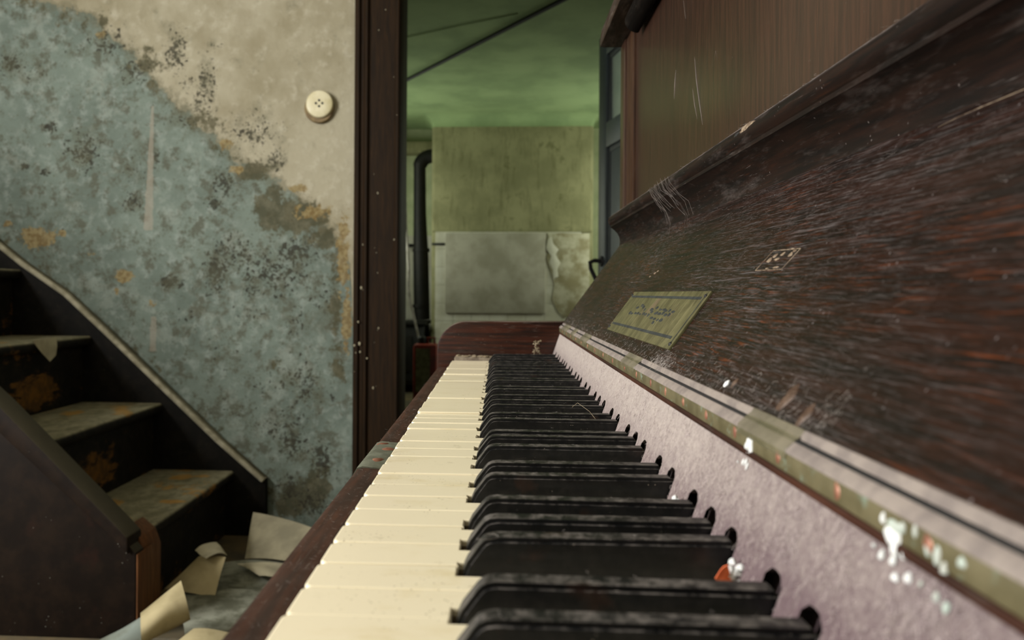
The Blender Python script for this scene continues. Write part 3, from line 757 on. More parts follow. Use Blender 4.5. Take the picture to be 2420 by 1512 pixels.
# outer stringer, end post
OX = [(-2.58, 1.735), (-1.1895, .5176), (-.880, .236), (-.853, .205), (-.853, 0), (-2.58, 0)]
bm = nb(); prism_y(bm, OX, 1.850, 1.895); obj('outer_stringer', bm, M['outer'], sc_, bevel=.004, bev_angle=20)
bm = nb(); prism_y(bm, [(-2.58, 1.775), (-1.19, .5576), (-.895, .272), (-.868, .245), (-.8685, .205), (-.88, .22), (-2.58, 1.72)], 1.838, 1.915); obj('stringer_rail', bm, M['outer'], sc_, bevel=.005, bev_angle=20)
bm = nb(); prism_y(bm, [(-.8528, 0), (-.8485, 0), (-.8485, .192), (-.8500, .203), (-.8528, .203)], 1.852, 1.944); obj('end_post', bm, M['endpost'], sc_, bevel=.002)
bm = nb(); prism_y(bm, [(-.9, 0), (-.852, 0), (-.852, .190), (-.866, .228), (-.9, .255)], 1.897, 1.99); obj('end_post', bm, M['endpost'], sc_, bevel=.002)

def sheet_grid(bm, c, nu=8, nv=8, curl=.0, crumple=.006, seed=0, thick=.0012):
    rr = np.random.default_rng(seed); c = [Vector(p) for p in c]
    ph = rr.uniform(0, 6.28, 4)
    n = (c[1] - c[0]).cross(c[3] - c[0]).normalized()
    if n.z < 0: n = -n
    top = []
    for j in range(nv + 1):
        row = []
        for i in range(nu + 1):
            u, v = i / nu, j / nv
            p = (c[0] * (1 - u) + c[1] * u) * (1 - v) + (c[3] * (1 - u) + c[2] * u) * v
            h = curl * (4 * u * (1 - u) - .5) + crumple * (math.sin(u * 5 + ph[0] + 2 * v) + .7 * math.sin(v * 6 + ph[1] - 3 * u))
            row.append(p + n * h)
        top.append(row)
    a = [[bm.verts.new(p) for p in r] for r in top]; b = [[bm.verts.new(p - n * thick) for p in r] for r in top]
    for j in range(nv):
        for i in range(nu):
            bm.faces.new((a[j][i], a[j][i+1], a[j+1][i+1], a[j+1][i])); bm.faces.new((b[j][i], b[j+1][i], b[j+1][i+1], b[j][i+1]))
    for i in range(nu):
        bm.faces.new((a[0][i], b[0][i], b[0][i+1], a[0][i+1])); bm.faces.new((a[nv][i], a[nv][i+1], b[nv][i+1], b[nv][i]))
    for j in range(nv):
        bm.faces.new((a[j][0], a[j+1][0], b[j+1][0], b[j][0])); bm.faces.new((a[j][nu], b[j][nu], b[j+1][nu], a[j+1][nu]))

bm = nb(); sheet_grid(bm, [(-1.3785, 2.295, .680), (-1.3785, 2.435, .683), (-1.366, 2.405, .630), (-1.364, 2.365, .612)], 6, 6, .004, .002, 3)
o = obj('paint_flake', bm, M['paper_pale'], smooth=60); tag(o, 'pale curled paint flake hanging off the third stair tread', 'flake')

PG = 'papers scattered at the foot of the stairs'
def paper(corners, mat, label, curl=.0, crumple=.005, seed=0):
    bm = nb(); sheet_grid(bm, corners, 10, 10, curl, crumple, seed)
    o = obj('paper_sheet', bm, mat, smooth=60); tag(o, label, 'paper', PG)
paper([(-0.816, 2.34, .022), (-0.60, 2.36, .022), (-0.585, 2.08, .018), (-0.83, 2.04, .022)], M['paper_grey'], 'grey dirty paper lying flat below the upright cream sheet', 0, .004, 4)
paper([(-0.83, 2.06, .030), (-0.62, 2.13, .030), (-0.60, 1.86, .018), (-0.72, 1.82, .018)], M['paper_grey'], 'large grey stained sheet in the middle of the paper heap', 0, .004, 9)
paper([(-0.585, 2.09, .05), (-0.50, 2.10, .05), (-0.49, 1.84, .04), (-0.590, 1.84, .04)], M['paper_blue'], 'grey green sheet closest to the piano edge', 0, .003, 6)
paper([(-0.789, 2.55, 0.122), (-0.52, 2.44, 0.085), (-0.50, 2.30, 0.02), (-0.764, 2.385, 0.028)], M['paper_pale'], 'cream sheet standing up against the foot of the wall', .02, .003, 1)
paper([(-0.754, 2.29, .045), (-0.529, 2.22, .052), (-0.533, 2.13, .034), (-0.66, 2.20, .04)], M['paper_pale'], 'narrow pale strip of paper below the upright cream sheet', .01, .003, 5)
paper([(-0.80, 2.11, .115), (-0.742, 2.15, .105), (-0.735, 2.05, .03), (-0.873, 2.06, .045)], M['paper_cream'], 'small yellowed folded sheet beside the stair post', .012, .003, 3)
paper([(-0.825, 2.15, .12), (-0.79, 2.22, .125), (-0.735, 2.15, .112), (-0.775, 2.10, .118)], M['paper_pale'], 'turned up flap of pale paper in front of the first riser', .01, .002, 2)
paper([(-0.735, 1.83, .155), (-0.700, 1.80, .075), (-0.775, 1.71, .055), (-0.805, 1.77, .10)], M['paper_cream'], 'curled yellow paper standing at the bottom corner of the stairs', .025, .004, 7)
paper([(-0.685, 1.785, .065), (-0.575, 1.82, .030), (-0.55, 1.64, .02), (-0.74, 1.66, .035)], M['paper_cream'], 'wide yellow paper nearest the viewer beside the piano', .02, .004, 8)
paper([(-0.79, 1.77, .10), (-0.775, 1.70, .03), (-0.90, 1.62, .02), (-0.87, 1.72, .06)], M['paper_blue'], 'bluish grey paper at the lower left of the heap', .015, .004, 10)

# ------------------------------------------------------------------ round light switch
t = thing('light_switch', 'round cream light switch beside the dark door frame', 'switch', (-.6096, D, 1.464))
c0 = (-.6096, D - .0, 1.464)
bm = nb(); lathe(bm, [(0, 0), (.051, 0), (.051, .007), (.048, .012), (0, .012)], (c0[0] - .002, D + .004, c0[2] - .006), (0, -1, 0), 40); obj('back_plate', bm, M['brown_rust'], t, smooth=40)
bm = nb(); lathe(bm, [(0, .008), (.046, .008), (.047, .013), (.044, .018), (.036, .0205), (.014, .0215), (0, .0215)], (c0[0] + .002, D, c0[2] + .006), (0, -1, 0), 40); cv = obj('cover', bm, M['cream_plastic'], t, smooth=40)
for dx, dz in ((0, .011), (0, -.009), (.011, .001), (-.011, .001)):
    bm = nb(); lathe(bm, [(0, .0225), (.0042, .0225), (.0042, .018), (0, .018)], (c0[0] + .002 + dx, D, c0[2] + .006 + dz), (0, -1, 0), 12); obj('hole', bm, M['dark'], cv)

# ------------------------------------------------------------------ upright piano
KT = .7336; P = .0235; YFAR = 1.1285; XF = -.0632
YN = YFAR - 52 * P
pi_ = thing('upright_piano', 'old dusty upright piano with open keyboard and dark mahogany case', 'piano', (.1, .52, 0))

# --- keys
CL = .279
TAIL = {'C': (0, .621), 'D': (.179, .821), 'E': (.379, 1), 'F': (0, .591), 'G': (.149, .721), 'A': (.279, .851), 'B': (.409, 1), 'A0': (0, .851), 'C8': (0, 1)}
HL, KL = .0500, .150
def white_mesh(k):
    a, b = TAIL[k]; g = .0185
    g0, g1 = g, 1 - g
    t0 = max(a, g0) if a == 0 else a; t1 = min(b, g1) if b == 1 else b
    pts = [(0, -g0), (0, -g1)]
    pts += [(HL, -g1)] if t1 < g1 - 1e-6 else []
    pts += ([(HL, -t1)] if t1 < g1 - 1e-6 else []) + [(KL, -t1), (KL, -t0)]
    pts += [(HL, -t0), (HL, -g0)] if t0 > g0 + 1e-6 else []
    pts = [(x, y * P) for x, y in pts]
    # ivory slab: outline with rounded front corners, eased upper edge
    out = []
    R_ = .0030
    for x, y in pts:
        if x == 0 and len(out) == 0 or (x == 0 and y == pts[1][1]):
            far_c = (y == pts[0][1])
            cx_, cy_ = R_, y + (-R_ if far_c else R_)
            a0, a1 = (math.pi / 2, math.pi) if far_c else (math.pi, 1.5 * math.pi)
            out += [(cx_ + R_ * math.cos(a0 + (a1 - a0) * q / 6), cy_ + R_ * math.sin(a0 + (a1 - a0) * q / 6)) for q in range(7)]
        else: out.append((x, y))
    n_ = len(out)
    def inset(d):
        res = []
        for kk in range(n_):
            p0, p1, p2 = Vector(out[kk-1]), Vector(out[kk]), Vector(out[(kk+1) % n_])
            u, v = (p1 - p0).normalized(), (p2 - p1).normalized()
            n1, n2 = Vector((-u.y, u.x)), Vector((-v.y, v.x))
            b_ = (n1 + n2).normalized(); res.append(p1 + b_ * (d / max(.4, b_.dot(n1))))
        return res
    bm = nb(); rings = []
    for d, z in ((0, -.0026), (0, -.0008), (.0002, -.00025), (.0007, 0)):
        rings.append([bm.verts.new((p.x, p.y, z)) for p in inset(d)])
    bm.faces.new(rings[0][::-1]); bm.faces.new(rings[-1])
    for a_, b_ in zip(rings, rings[1:]):
        for kk in range(n_): bm.faces.new((a_[kk], a_[(kk+1) % n_], b_[(kk+1) % n_], b_[kk]))
    pts2 = [(x + (.0045 if x < .001 else 0), y) for x, y in pts]
    prism_z(bm, pts2, -.021, -.0026, 1)
    return mesh(bm, 'white_key_' + k, [M['ivory'], M['keywood']], smooth=17)
WM = {k: white_mesh(k) for k in TAIL}
names = 'ABCDEFG'
for i in range(52):
    nme = names[i % 7]; k = 'A0' if i == 0 else ('C8' if i == 51 else nme)
    kb_ = 38 - i                                   # key number counted from C6 towards the bass
    dz = random.gauss(0, .00022)
    if i < 20: dz += .0007 + .0005 * math.sin(i * 2.1)
    if i == 20: dz += .0016
    o = link('white_key', WM[k], pi_, (XF + random.gauss(0, .0002), YFAR - i * P, KT + dz))
    o.rotation_euler = (random.gauss(0, .006) + (.018 if i < 20 else 0), random.gauss(0, .0012), 0)

def black_mesh():
    bm = nb()
    pr = [(0, -.012), (0, .0008), (.0013, .0036), (.0056, .0094), (.0070, .0109), (.0088, .0118), (.0115, .0122), (.0925, .0122), (.0925, -.012)]
    hw = lambda z: .0060 - .0010 * z / .0122
    a = [bm.verts.new((x, -hw(z), z)) for x, z in pr]; b = [bm.verts.new((x, hw(z), z)) for x, z in pr]
    bm.faces.new(a); bm.faces.new(b[::-1])
    n = len(pr)
    for i in range(n): bm.faces.new((a[i], b[i], b[(i+1) % n], a[(i+1) % n]))
    bmesh.ops.recalc_face_normals(bm, faces=bm.faces[:])
    es = [e for e in bm.edges if e.calc_face_angle(0) > .6 and max(v.co.z for v in e.verts) > .0005 and min(v.co.z for v in e.verts) > -.001]
    bmesh.ops.bevel(bm, geom=es, offset=.0015, segments=4, affect='EDGES')
    return mesh(bm, 'black_key', M['ebony'], smooth=40)
BMESH = black_mesh()
BLACK_Y = []
SH = {'A': .13, 'C': -.10, 'D': .10, 'F': -.13, 'G': 0.0}
for i in range(51):
    nme = names[i % 7]
    if nme in SH:
        y = YFAR - (i + 1 + SH[nme]) * P
        BLACK_Y.append(y)
        o = link('black_key', BMESH, pi_, (-.0112 + random.gauss(0, .0003), y, KT + random.gauss(0, .00035)))
        o.rotation_euler = (random.gauss(0, .012), random.gauss(0, .0025), random.gauss(0, .002))

# --- key bed, key blocks, key slip, cheeks
obj('key_bed', boxm(-.080, .20, YN - .05, 1.19, .655, .695), M['interior'], pi_)
obj('key_frame', boxm(-.055, .10, YN, YFAR, .695, .711), M['interior'], pi_)
bm = nb(); prism_y(bm, [(-.0855, .640), (-.0855, .7195), (-.0835, .7232), (-.0805, .7242), (-.0675, .7232), (-.0660, .7215), (-.0660, .640)], YN - .018, 1.141)
ks = obj('key_slip', bm, M['slip'], pi_, smooth=40)
bm = nb(); prism_y(bm, [(-.0863, .700), (-.0863, .7198), (-.0840, .7240), (-.0805, .7250), (-.0672, .7240), (-.0672, .7232), (-.0805, .7241), (-.0835, .7231), (-.0855, .7194), (-.0855, .700)], .478, .560)
rp = obj('repair_plate', bm, M['patch'], ks, smooth=40)
for y, x in ((.500, -.075), (.535, -.073), (.552, -.079)):
    bm = nb(); blob(bm, (x, y, .7245), (1, 0, 0), (0, 1, 0), (0, 0, 1), .0042, .0055, .0008, int(y * 1000), 12, 3); obj('screw', bm, M['copper'], rp)
for y0, y1 in ((YFAR + .0015, 1.1475), (YN - .018, YN - .0015)):
    kb2 = obj('key_block', boxm(-.060, .090, y0, y1, .700, .7395), M['blockdust'], pi_, bevel=.002)
def cheek(y0, y1):
    pr = [(-.086, .640)] + [(-.086 + .042 * (1 - math.cos(a)), .747 + .042 * math.sin(a)) for a in [math.pi / 2 * k / 10 for k in range(11)]] + [(.205, .7905), (.205, .640)]
    bm = nb(); prism_y(bm, pr, y0, y1); return obj('cheek', bm, M['cheek'], pi_, smooth=40, bevel=.0022, seg=2, bev_angle=40)
ck = cheek(1.1480, 1.190); cheek(YN - .058, YN - .0185)
# lint heaped on the far key block
def heap():
    bm = nb(); rr = random.Random(3)
    for k in range(190):
        x = rr.uniform(-.055, .078); y = rr.uniform(1.131, 1.146); s = rr.uniform(.0008, .0030)
        blob(bm, (x, y, .7397), (1, 0, 0), (0, 1, 0), (0, 0, 1), s * 1.6, s, s * rr.uniform(.4, .9), k, 7, 2)
    for k in range(90):
        h = rr.random(); br = (-1 if k % 2 else 1) * .0022
        x = .056 + br * (1 + .6 * math.sin(h * 7)) + rr.gauss(0, .0010) + .004 * max(0, h - .7); s = rr.uniform(.0007, .0016)
        blob(bm, (x, 1.134 + rr.gauss(0, .0012), .7395 + h * .024), (1, 0, 0), (0, 1, 0), (0, 0, 1), s, s, s, k + 70, 7, 2)
    return bm
o = obj('lint_heap', heap(), M['lint']); tag(o, 'beige lint heaped on the far key block', 'lint', None, 'stuff')

# --- felt strip behind the keys, with a notch at each black key
def strip_x(z): return .0775 + (z - .737) * (.0125 / .036)
def felt():
    bm = nb(); hwid = .0069; ZT = .7732
    cuts = []
    for y in sorted(BLACK_Y): cuts.append((y - hwid, y + hwid))
    segs = []; cur = YN - .016
    for a, b in cuts:
        segs.append((cur, a, 0)); segs.append((a, b, 1)); cur = b
    segs.append((cur, 1.1475, 0))
    for a, b, n in segs:
        zb = .7500 if n else .7372
        m_ = max(1, int((b - a) / .004)) if not n else 4
        for j in range(m_):
            y0 = a + (b - a) * j / m_; y1 = a + (b - a) * (j + 1) / m_
            if n:   # arched notch
                q0 = abs((y0 - (a + b) / 2) / hwid); q1 = abs((y1 - (a + b) / 2) / hwid)
                za, zc = .7498 - .003 * q0 ** 3, .7498 - .003 * q1 ** 3
            else:
                za = zc = zb
            v = []
            for (yy, z0_) in ((y0, za), (y1, zc)):
                v.append([bm.verts.new((strip_x(z0_), yy, z0_)), bm.verts.new((strip_x(ZT), yy, ZT)), bm.verts.new((strip_x(ZT) + .006, yy, ZT)), bm.verts.new((strip_x(z0_) + .006, yy, z0_))])
            A, B = v
            for i in range(4): bm.faces.new((A[i], A[(i+1) % 4], B[(i+1) % 4], B[i]))
    bmesh.ops.remove_doubles(bm, verts=bm.verts[:], dist=1e-5)
    return bm
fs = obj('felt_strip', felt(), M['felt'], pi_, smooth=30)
obj('light_block_board', boxm(.100, .110, YN - .016, 1.1475, .695, .778), M['interior'], pi_)  # dark board added behind the felt to block light
obj('key_cover_board', boxm(.0885, .110, YN - .016, 1.1475, .7733, .7745), M['interior'], pi_)

# --- fall board with lip moulding, hinge, name plate
Y0F, Y1F = YN - .015, 1.160
B0 = Vector((.095, 0, .788)); T0 = Vector((.1757, 0, .9003)); FE = (T0 - B0).normalized(); FN = Vector((-FE.z, 0, FE.x))
FBL = (T0 - B0).length
def fb(y, s, lift=0): return Vector((B0.x + FE.x * s + FN.x * lift, y, B0.z + FE.z * s + FN.z * lift))
bm = nb()
pr = [(.0955, .7785), (.0950, .788), (.1354, .8442), (.1757, .9003), (.1800, .9065), (.1835, .9065), (.1085, .7785)]
prism_y(bm, pr, Y0F, Y1F)
fbo = obj('fall_board', bm, M['fallboard'], pi_, smooth=38, bevel=.0008, seg=1, bev_angle=60)
bm = nb()
pr = [(.1757, .9003), (.1763, .9060), (.1752, .9115), (.1722, .9172), (.1680, .9218), (.1645, .9246), (.1622, .9258), (.1622, .9285), (.1604, .9302), (.1592, .9335), (.1592, .9368), (.1606, .9400), (.1632, .9424), (.1670, .9440), (.1720, .9446), (.1835, .9448), (.1835, .9068), (.1800, .9065)]
prism_y(bm, pr, Y0F, Y1F + .002)
obj('lip_moulding', bm, M['lip'], fbo, smooth=38)
# brass piano hinge: green front leaf, brown edge below, pale top leaf with a black strip for the shaded knuckle gap
hg = obj('hinge', boxm(.0890, .0953, Y0F, 1.1475, .7752, .7815), M['brass'], fbo, bevel=.0006)
obj('hinge_edge', boxm(.0884, .0955, Y0F, 1.1475, .7728, .7752), M['slip'], hg, bevel=.0006)
bm = nb(); prism_y(bm, [(.0888, .7815), (.0890, .7826), (.0914, .7849), (.0922, .7843), (.0922, .7815)], Y0F, 1.1475); obj('leaf', bm, M['leaf_top'], hg, smooth=50)
bm = nb(); prism_y(bm, [(.0935, .7815), (.0935, .7868), (.0946, .7884), (.0956, .7884), (.0956, .7815)], Y0F, 1.1475); obj('leaf', bm, M['leaf_top'], hg, smooth=50)
obj('knuckle_gap_shade', boxm(.0919, .0934, Y0F, 1.1475, .7815, .7855), M['dark'], hg)  # solid near-black strip painting the shade between the leaves
for y0, y1 in ((.2508, .2996), (.5231, .5774), (.7982, .86), (.93, .97), (1.02, 1.10)):
    bm = nb(); n = 10
    for k in range(n):
        ya = y0 + (y1 - y0) * k / n; yb = y0 + (y1 - y0) * (k + 1) / n
    bm = nb(); prism_y(bm, [(.0884, .7795), (.0887, .7828), (.0917, .7857), (.0936, .7872), (.0946, .7888), (.0950, .7878), (.0936, .786), (.0917, .7850), (.0892, .7820), (.0889, .7795)], y0, y1)
    obj('cover_strip', bm, M['glue'], hg, smooth=50, bevel=.0003, seg=1)
ys = [.2141, .2582, .3039, .3450, .3869, .4270, .4675, .5150, .5621, .6200, .6750, .7321, .79, .85, .91, .97, 1.03, 1.09, .17, .12, .07]
for k, y in enumerate(ys):
    bm = nb(); blob(bm, (.0890, y, .7787), (0, 1, 0), (0, 0, 1), (-1, 0, 0), .0019, .0024, .0006, k, 12, 3)
    obj('screw', bm, M['copper'], hg)

def fbox(y0, y1, s0, s1, l0, l1):
    bm = nb()
    v = [bm.verts.new(fb(y, s, l)) for l in (l0, l1) for y, s in ((y0, s0), (y1, s0), (y1, s1), (y0, s1))]
    for f in ((3,2,1,0),(4,5,6,7),(0,1,5,4),(1,2,6,5),(2,3,7,6),(3,0,4,7)): bm.faces.new([v[i] for i in f])
    return bm
NY0, NY1, NS0, NS1 = .4735, .735, .0110, .0533
npl = obj('name_plate', fbox(NY0, NY1, NS0, NS1, -.001, .0016), M['plate'], fbo, bevel=.0004); npl['label'] = 'worn brass name plate with dark inlaid border lines'
obj('inlay_line', fbox(NY0 + .012, NY1 - .006, .0175, .0196, .0012, .00175), M['inlay'], npl)
obj('inlay_line', fbox(NY0 + .010, NY1 - .006, .0468, .0489, .0012, .00175), M['inlay'], npl)
obj('inlay_line', fbox(NY0 + .0045, NY0 + .0060, .0135, .0515, .0012, .00175), M['inlay'], npl)
bm = nb(); rs = random.Random(21)
marks = [(.535,.034),(.545,.0335),(.556,.0345),(.566,.0338),(.530,.0365),(.542,.0372),(.553,.0368),(.5605,.0375),(.572,.0372),(.578,.034),(.547,.029),(.558,.0288),(.570,.0292),(.582,.0296),(.566,.0262),(.600,.0315),(.612,.0318),(.622,.0322),(.634,.0312),(.645,.0318),(.655,.0315),(.602,.0365),(.640,.038),(.650,.0395),(.628,.0358),(.670,.0308),(.680,.0312),(.588,.0385),(.596,.0345),(.664,.037)]
for k, (y, s) in enumerate(marks):
    blob(bm, fb(y, s, .0016), (0, 1, 0), FE, FN, rs.uniform(.0050, .0085), rs.uniform(.0014, .0024), .0003, k, 10, 2)
lt = obj('worn_lettering', bm, M['inlay'], npl); lt['kind'] = 'stuff'
for k, (y, s) in enumerate([(NY0 + .004, .0145), (NY0 + .004, .0495), (NY1 - .004, .0145), (NY1 - .004, .0495)]):
    bm = nb(); blob(bm, fb(y, s, .0016), (0, 1, 0), FE, FN, .0022, .0014, .0012, k, 10, 3); obj('plate_pin', bm, M['dark'], npl)
# scraped outline and filler where an ornament was removed; smaller one farther on
bm = nb()
def line(bm, a, b, wdt):
    tube(bm, [fb(*a, .0001), fb(*b, .0001)], wdt, 5)
q = [(.4238, .0672), (.3845, .0666), (.3795, .0784), (.4183, .0795)]
for a, b in zip(q, q[1:] + q[:1]):
    line(bm, a, b, .00022)
rs = random.Random(4)
for y, s, a_, b_ in [(.414, .0735, .004, .0022), (.410, .076, .004, .0016), (.4035, .0735, .0045, .0012), (.400, .0765, .003, .0016), (.388, .0755, .0028, .0020), (.386, .0775, .003, .001), (.396, .0683, .005, .0008), (.408, .0680, .003, .0006), (.392, .079, .004, .0007)]:
    blob(bm, fb(y, s), (0, 1, 0), FE, FN, a_, b_, .00035, int(y * 1e4), 12, 2)
obj('scraped_mark', bm, M['scar'], fbo, smooth=40)
bm = nb()
for y, s, a_, b_ in [(.712, .0745, .007, .0013), (.724, .0712, .006, .0010), (.705, .0765, .004, .0012)]: blob(bm, fb(y, s), (0, 1, 0), FE, FN, a_, b_, .0004, int(y * 1e4), 12, 2)
obj('scraped_mark', bm, M['scar'], fbo, smooth=40)
bm = nb()
pts = [(.3250, .1335), (.3100, .1352), (.2990, .1358), (.2850, .1362), (.268, .1368), (.25, .137), (.22, .137)]
tube(bm, [fb(y, s, .0001) for y, s in pts], [.00005, .00012, .0002, .00028, .00022, .0003, .0002], 5); obj('long_scratch', bm, M['scar'], fbo)

# --- upper case: side boards, stile, panel, top lid
PX = .185
for y0, y1 in ((1.168, 1.207), (YN - .098, YN - .059)):
    obj('side_board', boxm(PX - .003, .60, y0, y1, 0, 1.200), M['panel'], pi_, bevel=.003)
    pass
for y0, y1 in ((1.109, 1.1675), (YN - .0585, YN + .0)):
    obj('stile', boxm(PX, PX + .028, y0, y1, .80, 1.200), M['stile'], pi_, bevel=.002)
obj('upper_panel', boxm(PX + .0035, PX + .022, YN + .001, 1.1085, .80, 1.200), M['panel'], pi_, bevel=.001)
obj('back_board', boxm(.585, .60, YN - .055, 1.165, .02, 1.19), M['interior'], pi_)
bm = nb(); prism_y(bm, [(.1545, 1.2060), (.1535, 1.2120), (.1560, 1.2300), (.1620, 1.2360), (.62, 1.2360), (.62, 1.2045), (.1600, 1.2045)], YN - .115, 1.225)
obj('lid', bm, M['lid'], pi_, smooth=40)
bm = nb(); prism_y(bm, [(PX - .001, 1.172)] + [(PX - .001 - .019 * math.sin(a), 1.188 - .016 * math.cos(a)) for a in [math.pi * k / 10 for k in range(1, 10)]] + [(PX - .001, 1.204)], YN - .06, 1.062)
obj('lid_moulding', bm, M['mould'], pi_, smooth=50, bevel=.003)
obj('lower_panel', boxm(.13, .15, YN - .06, 1.168, .12, .655), M['panel'], pi_, bevel=.003)
obj('bottom_board', boxm(.12, .60, YN - .058, 1.167, .02, .12), M['panel'], pi_, bevel=.003)
for y in (YN - .055, 1.12):
    bm = nb(); lathe(bm, [(0, 0), (.03, 0), (.034, .03), (.024, .06), (.03, .12), (.044, .25), (.046, .42), (.034, .52), (.03, .56), (.045, .60), (.045, .64), (0, .64)], (-.03, y + .03, 0), (0, 0, 1), 24); obj('front_leg', bm, M['cheek'], pi_, smooth=50)

# --- scratches on the upper panel
for a, r in [([(.782, 1.059), (.7735, 1.034), (.760, 1.007), (.750, .987)], .0007), ([(.790, 1.032), (.780, 1.012), (.769, .995)], .0005), ([(.720, 1.0237), (.707, 1.0422), (.6933, 1.0193)], .00022),
             ([(.863, 1.069), (.867, 1.055), (.870, 1.040)], .0008), ([(.554, .987), (.555, .970)], .0003), ([(.83, 1.131), (.82, 1.109)], .0007)]:
    bm = nb(); tube(bm, [(PX + .0036, y, z) for y, z in a], [r * .2] + [r * .65] * (len(a) - 2) + [r * .2], 5)
    obj('scratch', bm, M['fibre_dark'], pi_)

# ------------------------------------------------------------------ droppings, leaf, dust
def strip_pt(y, z, l=0): return Vector((strip_x(z) - .0005 - l, y, z))
SN = Vector((-.9447, 0, .328)); SE = Vector((.328, 0, .9447))
def drop(name, label, items, mat, surf):
    bm = nb()
    for k, (p, a, b, h) in enumerate(items):
        if surf == 'strip': blob(bm, strip_pt(*p), (0, 1, 0), SE, SN, a, b, h, k + 3, 14, 3)
        elif surf == 'hinge': blob(bm, (.0888, p[0], p[1]), (0, 1, 0), (0, 0, 1), (-1, 0, 0), a, b, h, k + 8, 14, 3)
        else: blob(bm, fb(*p), (0, 1, 0), FE, FN, a, b, h, k + 5, 14, 3)
    o = obj(name, bm, mat); tag(o, label, 'dropping', 'bird droppings on the piano'); return o
drop('bird_dropping', 'thick white dropping splashed across the hinge, largest one', [((.1845, .7760), .0032, .0026, .0011), ((.1832, .7737), .0020, .0020, .0009), ((.1890, .7788), .0010, .0014, .0006), ((.1795, .7735), .0010, .0013, .0006)], M['white_drop'], 'hinge')
drop('bird_dropping', 'pale greenish crust above the largest white dropping on the hinge', [((.1835, .7785), .0030, .0016, .0007), ((.1805, .7790), .0014, .0014, .0006)], M['pale_drop'], 'hinge')
for (y, z, a, b), lab in zip([(.1892, .7714, .0010, .0014), (.1842, .7718, .0010, .0014), (.1813, .7690, .0013, .0011), (.1767, .7705, .0013, .0014), (.1935, .7722, .0006, .0006)],
    ['upper left oval white dropping on the felt below the largest splash', 'upper right oval white dropping on the felt below the largest splash', 'lower left oval white dropping on the felt below the largest splash', 'lower right round white dropping on the felt below the largest splash', 'tiny white dropping on the felt left of the oval ones']):
    drop('bird_dropping', lab, [((y, z - .001), a, b, .0006)], M['white_drop'], 'strip')
drop('bird_dropping', 'pair of faint white droppings on the felt nearest the viewer', [((.1658, .7695), .0011, .0012, .0005), ((.1619, .7690), .0011, .0013, .0005), ((.172, .770), .0006, .0007, .0003)], M['pale_drop'], 'strip')
drop('bird_dropping', 'feathery white dropping on the green hinge front', [((.2863 + dy, .7775 + dz), .0009, b, .0005) for dy, dz, b in ((0, 0, .0030), (.0022, -.0005, .0024), (-.0022, -.0004, .0026), (.0040, -.0015, .0014), (-.0012, -.0028, .0016), (.0012, -.0032, .0012))], M['white_drop'], 'hinge')
drop('bird_dropping', 'row of thin white streaks on the felt under the feathery dropping', [((.2977, .7690), .0007, .0005, .0003), ((.2926, .7700), .0007, .0013, .0003), ((.2900, .7705), .0007, .0013, .0003), ((.2876, .7695), .0008, .0013, .0003)], M['white_drop'], 'strip')
drop('bird_dropping', 'milky droplets dripped over the hinge at the lower right', [((.170, .7780), .0010, .0020, .0005), ((.1665, .7775), .0012, .0022, .0005), ((.1640, .7755), .0012, .0016, .0005), ((.158, .779), .0014, .0012, .0004), ((.175, .780), .0008, .0016, .0004)], M['pale_drop'], 'hinge')
drop('seed_husk', 'white oval husk stuck at the foot of the fall board', [((.3463, .0050), .0020, .0018, .0010)], M['white_drop'], 'fb')['category'] = 'husk'
drop('seed_husk', 'amber husk beside the white oval husk', [((.338, .0065), .0018, .0024, .0008)], M['amber_drop'], 'fb')['category'] = 'husk'
drop('resin_crust', 'amber crust on the fall board above the hinge, left of two', [((.2800, .0085), .0042, .0056, .0010)], M['amber_drop'], 'fb')['category'] = 'crust'
drop('resin_crust', 'amber crust on the fall board above the hinge, right of two', [((.2590, .0050), .0030, .0045, .0009)], M['amber_drop'], 'fb')['category'] = 'crust'
bm = nb(); sheet_grid(bm, [(.0715, .2615, .7372), (.0765, .2630, .7376), (.0740, .2600, .7440), (.0700, .2600, .7395)], 4, 4, .0008, .0004, 2, .0003)
o = obj('leaf_fragment', bm, M['orange'], smooth=60); tag(o, 'orange leaf fragment caught between two black keys', 'leaf')
for k, (y, lab) in enumerate([(.2625, 'white fluff tuft beside the orange leaf fragment'), (.2385, 'white fluff tuft behind the black key nearest the viewer'), (.345, 'white fluff tuft at the tail of the sixth black key')]):
    bm = nb(); rr = random.Random(k)
    for j in range(7): blob(bm, (.0775 + rr.gauss(0, .0012), y + rr.gauss(0, .0012), .7375 + j * .0009), (1, 0, 0), (0, 1, 0), (0, 0, 1), .0016, .0014, .0016, j, 8, 3)
    o = obj('fluff_tuft', bm, M['white_drop']); tag(o, lab, 'fluff')

EX, EY, EZ = Vector((1, 0, 0)), Vector((0, 1, 0)), Vector((0, 0, 1))
def s_fall(rr):
    y = .24 + .9 * rr.random() ** 1.3; s = FBL * rr.random()
    return fb(y, s), EY, FE, FN
fibres('dust_fibre', 700, s_fall, .0020, 4, .000020, M['fibre_dark'], fbo, .10, 1)
def s_base(rr):
    return fb(.24 + .85 * rr.random() ** 1.4, abs(rr.gauss(0, .008))), EY, FE, FN
fibres('dust_fibre', 800, s_base, .0011, 5, .000035, M['fibre'], fbo, 1.2, 2)
def s_tuft(rr): return fb(rr.gauss(.475, .012), abs(rr.gauss(0, .004))), EY, FE, FN
fibres('dust_fibre', 200, s_tuft, .0013, 6, .00006, M['fibre'], fbo, 1.2, 3)
def s_felt(rr):
    z = .7372 + .034 * rr.random() ** 1.7; y = .15 + .75 * rr.random() ** 1.8
    if min(abs(y - b) for b in BLACK_Y) < .0085 and z < .753: z = .754 + .018 * rr.random()
    return strip_pt(y, z), EY, SE, SN
fibres('lint_fibre', 3600, s_felt, .0010, 5, .00004, M['fibre_lilac'], fs, 1.3, 4)
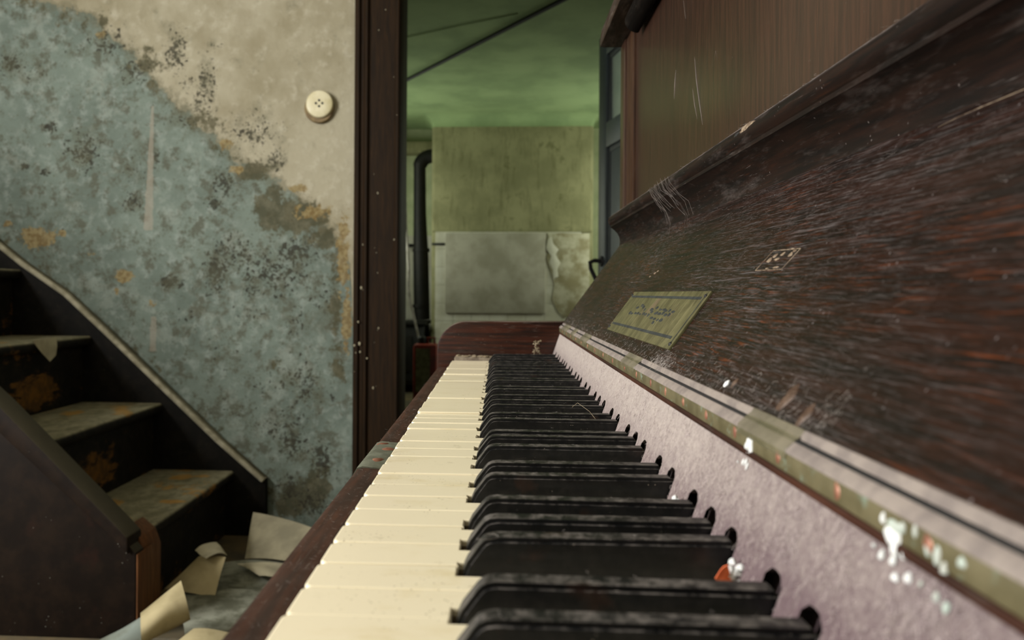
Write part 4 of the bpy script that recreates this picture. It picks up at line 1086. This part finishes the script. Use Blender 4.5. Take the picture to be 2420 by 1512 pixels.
def s_lip(rr):
    return Vector((.1655 + .012 * rr.random(), .2 + .95 * rr.random() ** 1.3, .9440)), EY, EX, EZ
fibres('dust_fibre', 1000, s_lip, .0014, 4, .00004, M['fibre'], fbo, .9, 5)
def s_blk(rr):
    y = rr.choice([b for b in BLACK_Y if b > .18]); return Vector((rr.uniform(0, .08), y + rr.uniform(-.004, .004), KT + .0125)), EX, EY, EZ
o = fibres('dust_fibre', 160, s_blk, .0010, 4, .000022, M['fibre'], pi_, 1.2, 6)
def s_slip(rr): return Vector((rr.uniform(-.084, -.068), .22 + .9 * rr.random() ** 1.4, .7243)), EY, EX, EZ
fibres('dust_fibre', 420, s_slip, .0009, 3, .000018, M['fibre'], ks, 1.2, 7)
# single strands that can be seen
bm = nb()
tube(bm, [(.055, .585, .7475), (.058, .575, .7520), (.064, .555, .7490), (.068, .545, .7440), (.0683, .5405, .7370)], .00013, 5)
o = obj('cobweb_strand', bm, M['lint']); tag(o, 'pale cobweb strand hanging over the middle black keys', 'cobweb')
bm = nb()
tube(bm, [(.030, .2345, .7445), (.040, .2335, .7432), (.052, .2330, .7428), (.062, .2325, .7412), (.069, .2320, .7372)], .00014, 5)
o = obj('cobweb_strand', bm, M['fibre']); tag(o, 'white cobweb strand along the nearest black keys', 'cobweb')
bm = nb()
pts = [(-.003 + .004 * math.sin(a), .2760 + .0035 * math.cos(a * .9), .7459) for a in np.linspace(0, 4.2, 12)]
tube(bm, pts, .00005, 5)
o = obj('curled_hair', bm, M['fibre']); tag(o, 'fine curled hair lying on a black key top', 'hair')

bm = nb(); rr = random.Random(12)
for k in range(26):
    y0 = rr.uniform(.73, .84); r = rr.uniform(.00004, .00011); dy = rr.uniform(.02, .055); ln = rr.uniform(.4, 1.0)
    p = [(.1583, 0, .940), (.1592, .25, .931), (.1640, .5, .922), (.1690, .75, .913), (.1715, 1.0, .901), (.1690, 1.15, .889)]
    p = p[:max(3, int(round(6 * ln)))]
    tube(bm, [(x - rr.uniform(0, .002), y0 - dy * t_ + rr.gauss(0, .0018), z + rr.gauss(0, .001)) for x, t_, z in p], r, 4)
o = obj('cobweb_tangle', bm, M['fibre_dark'], fbo); o['kind'] = 'stuff'
bm = nb(); blob(bm, (.1597, .525, .9385), (0, 1, 0), (.3, 0, .95), (-.95, 0, .3), .016, .0022, .0004, 5, 14, 2); obj('chipped_spot', bm, M['scar'], fbo)
bm = nb(); blob(bm, (.1594, .545, .9375), (0, 1, 0), (.3, 0, .95), (-.95, 0, .3), .006, .0013, .0004, 6, 14, 2); obj('chipped_spot', bm, M['dark'], fbo)
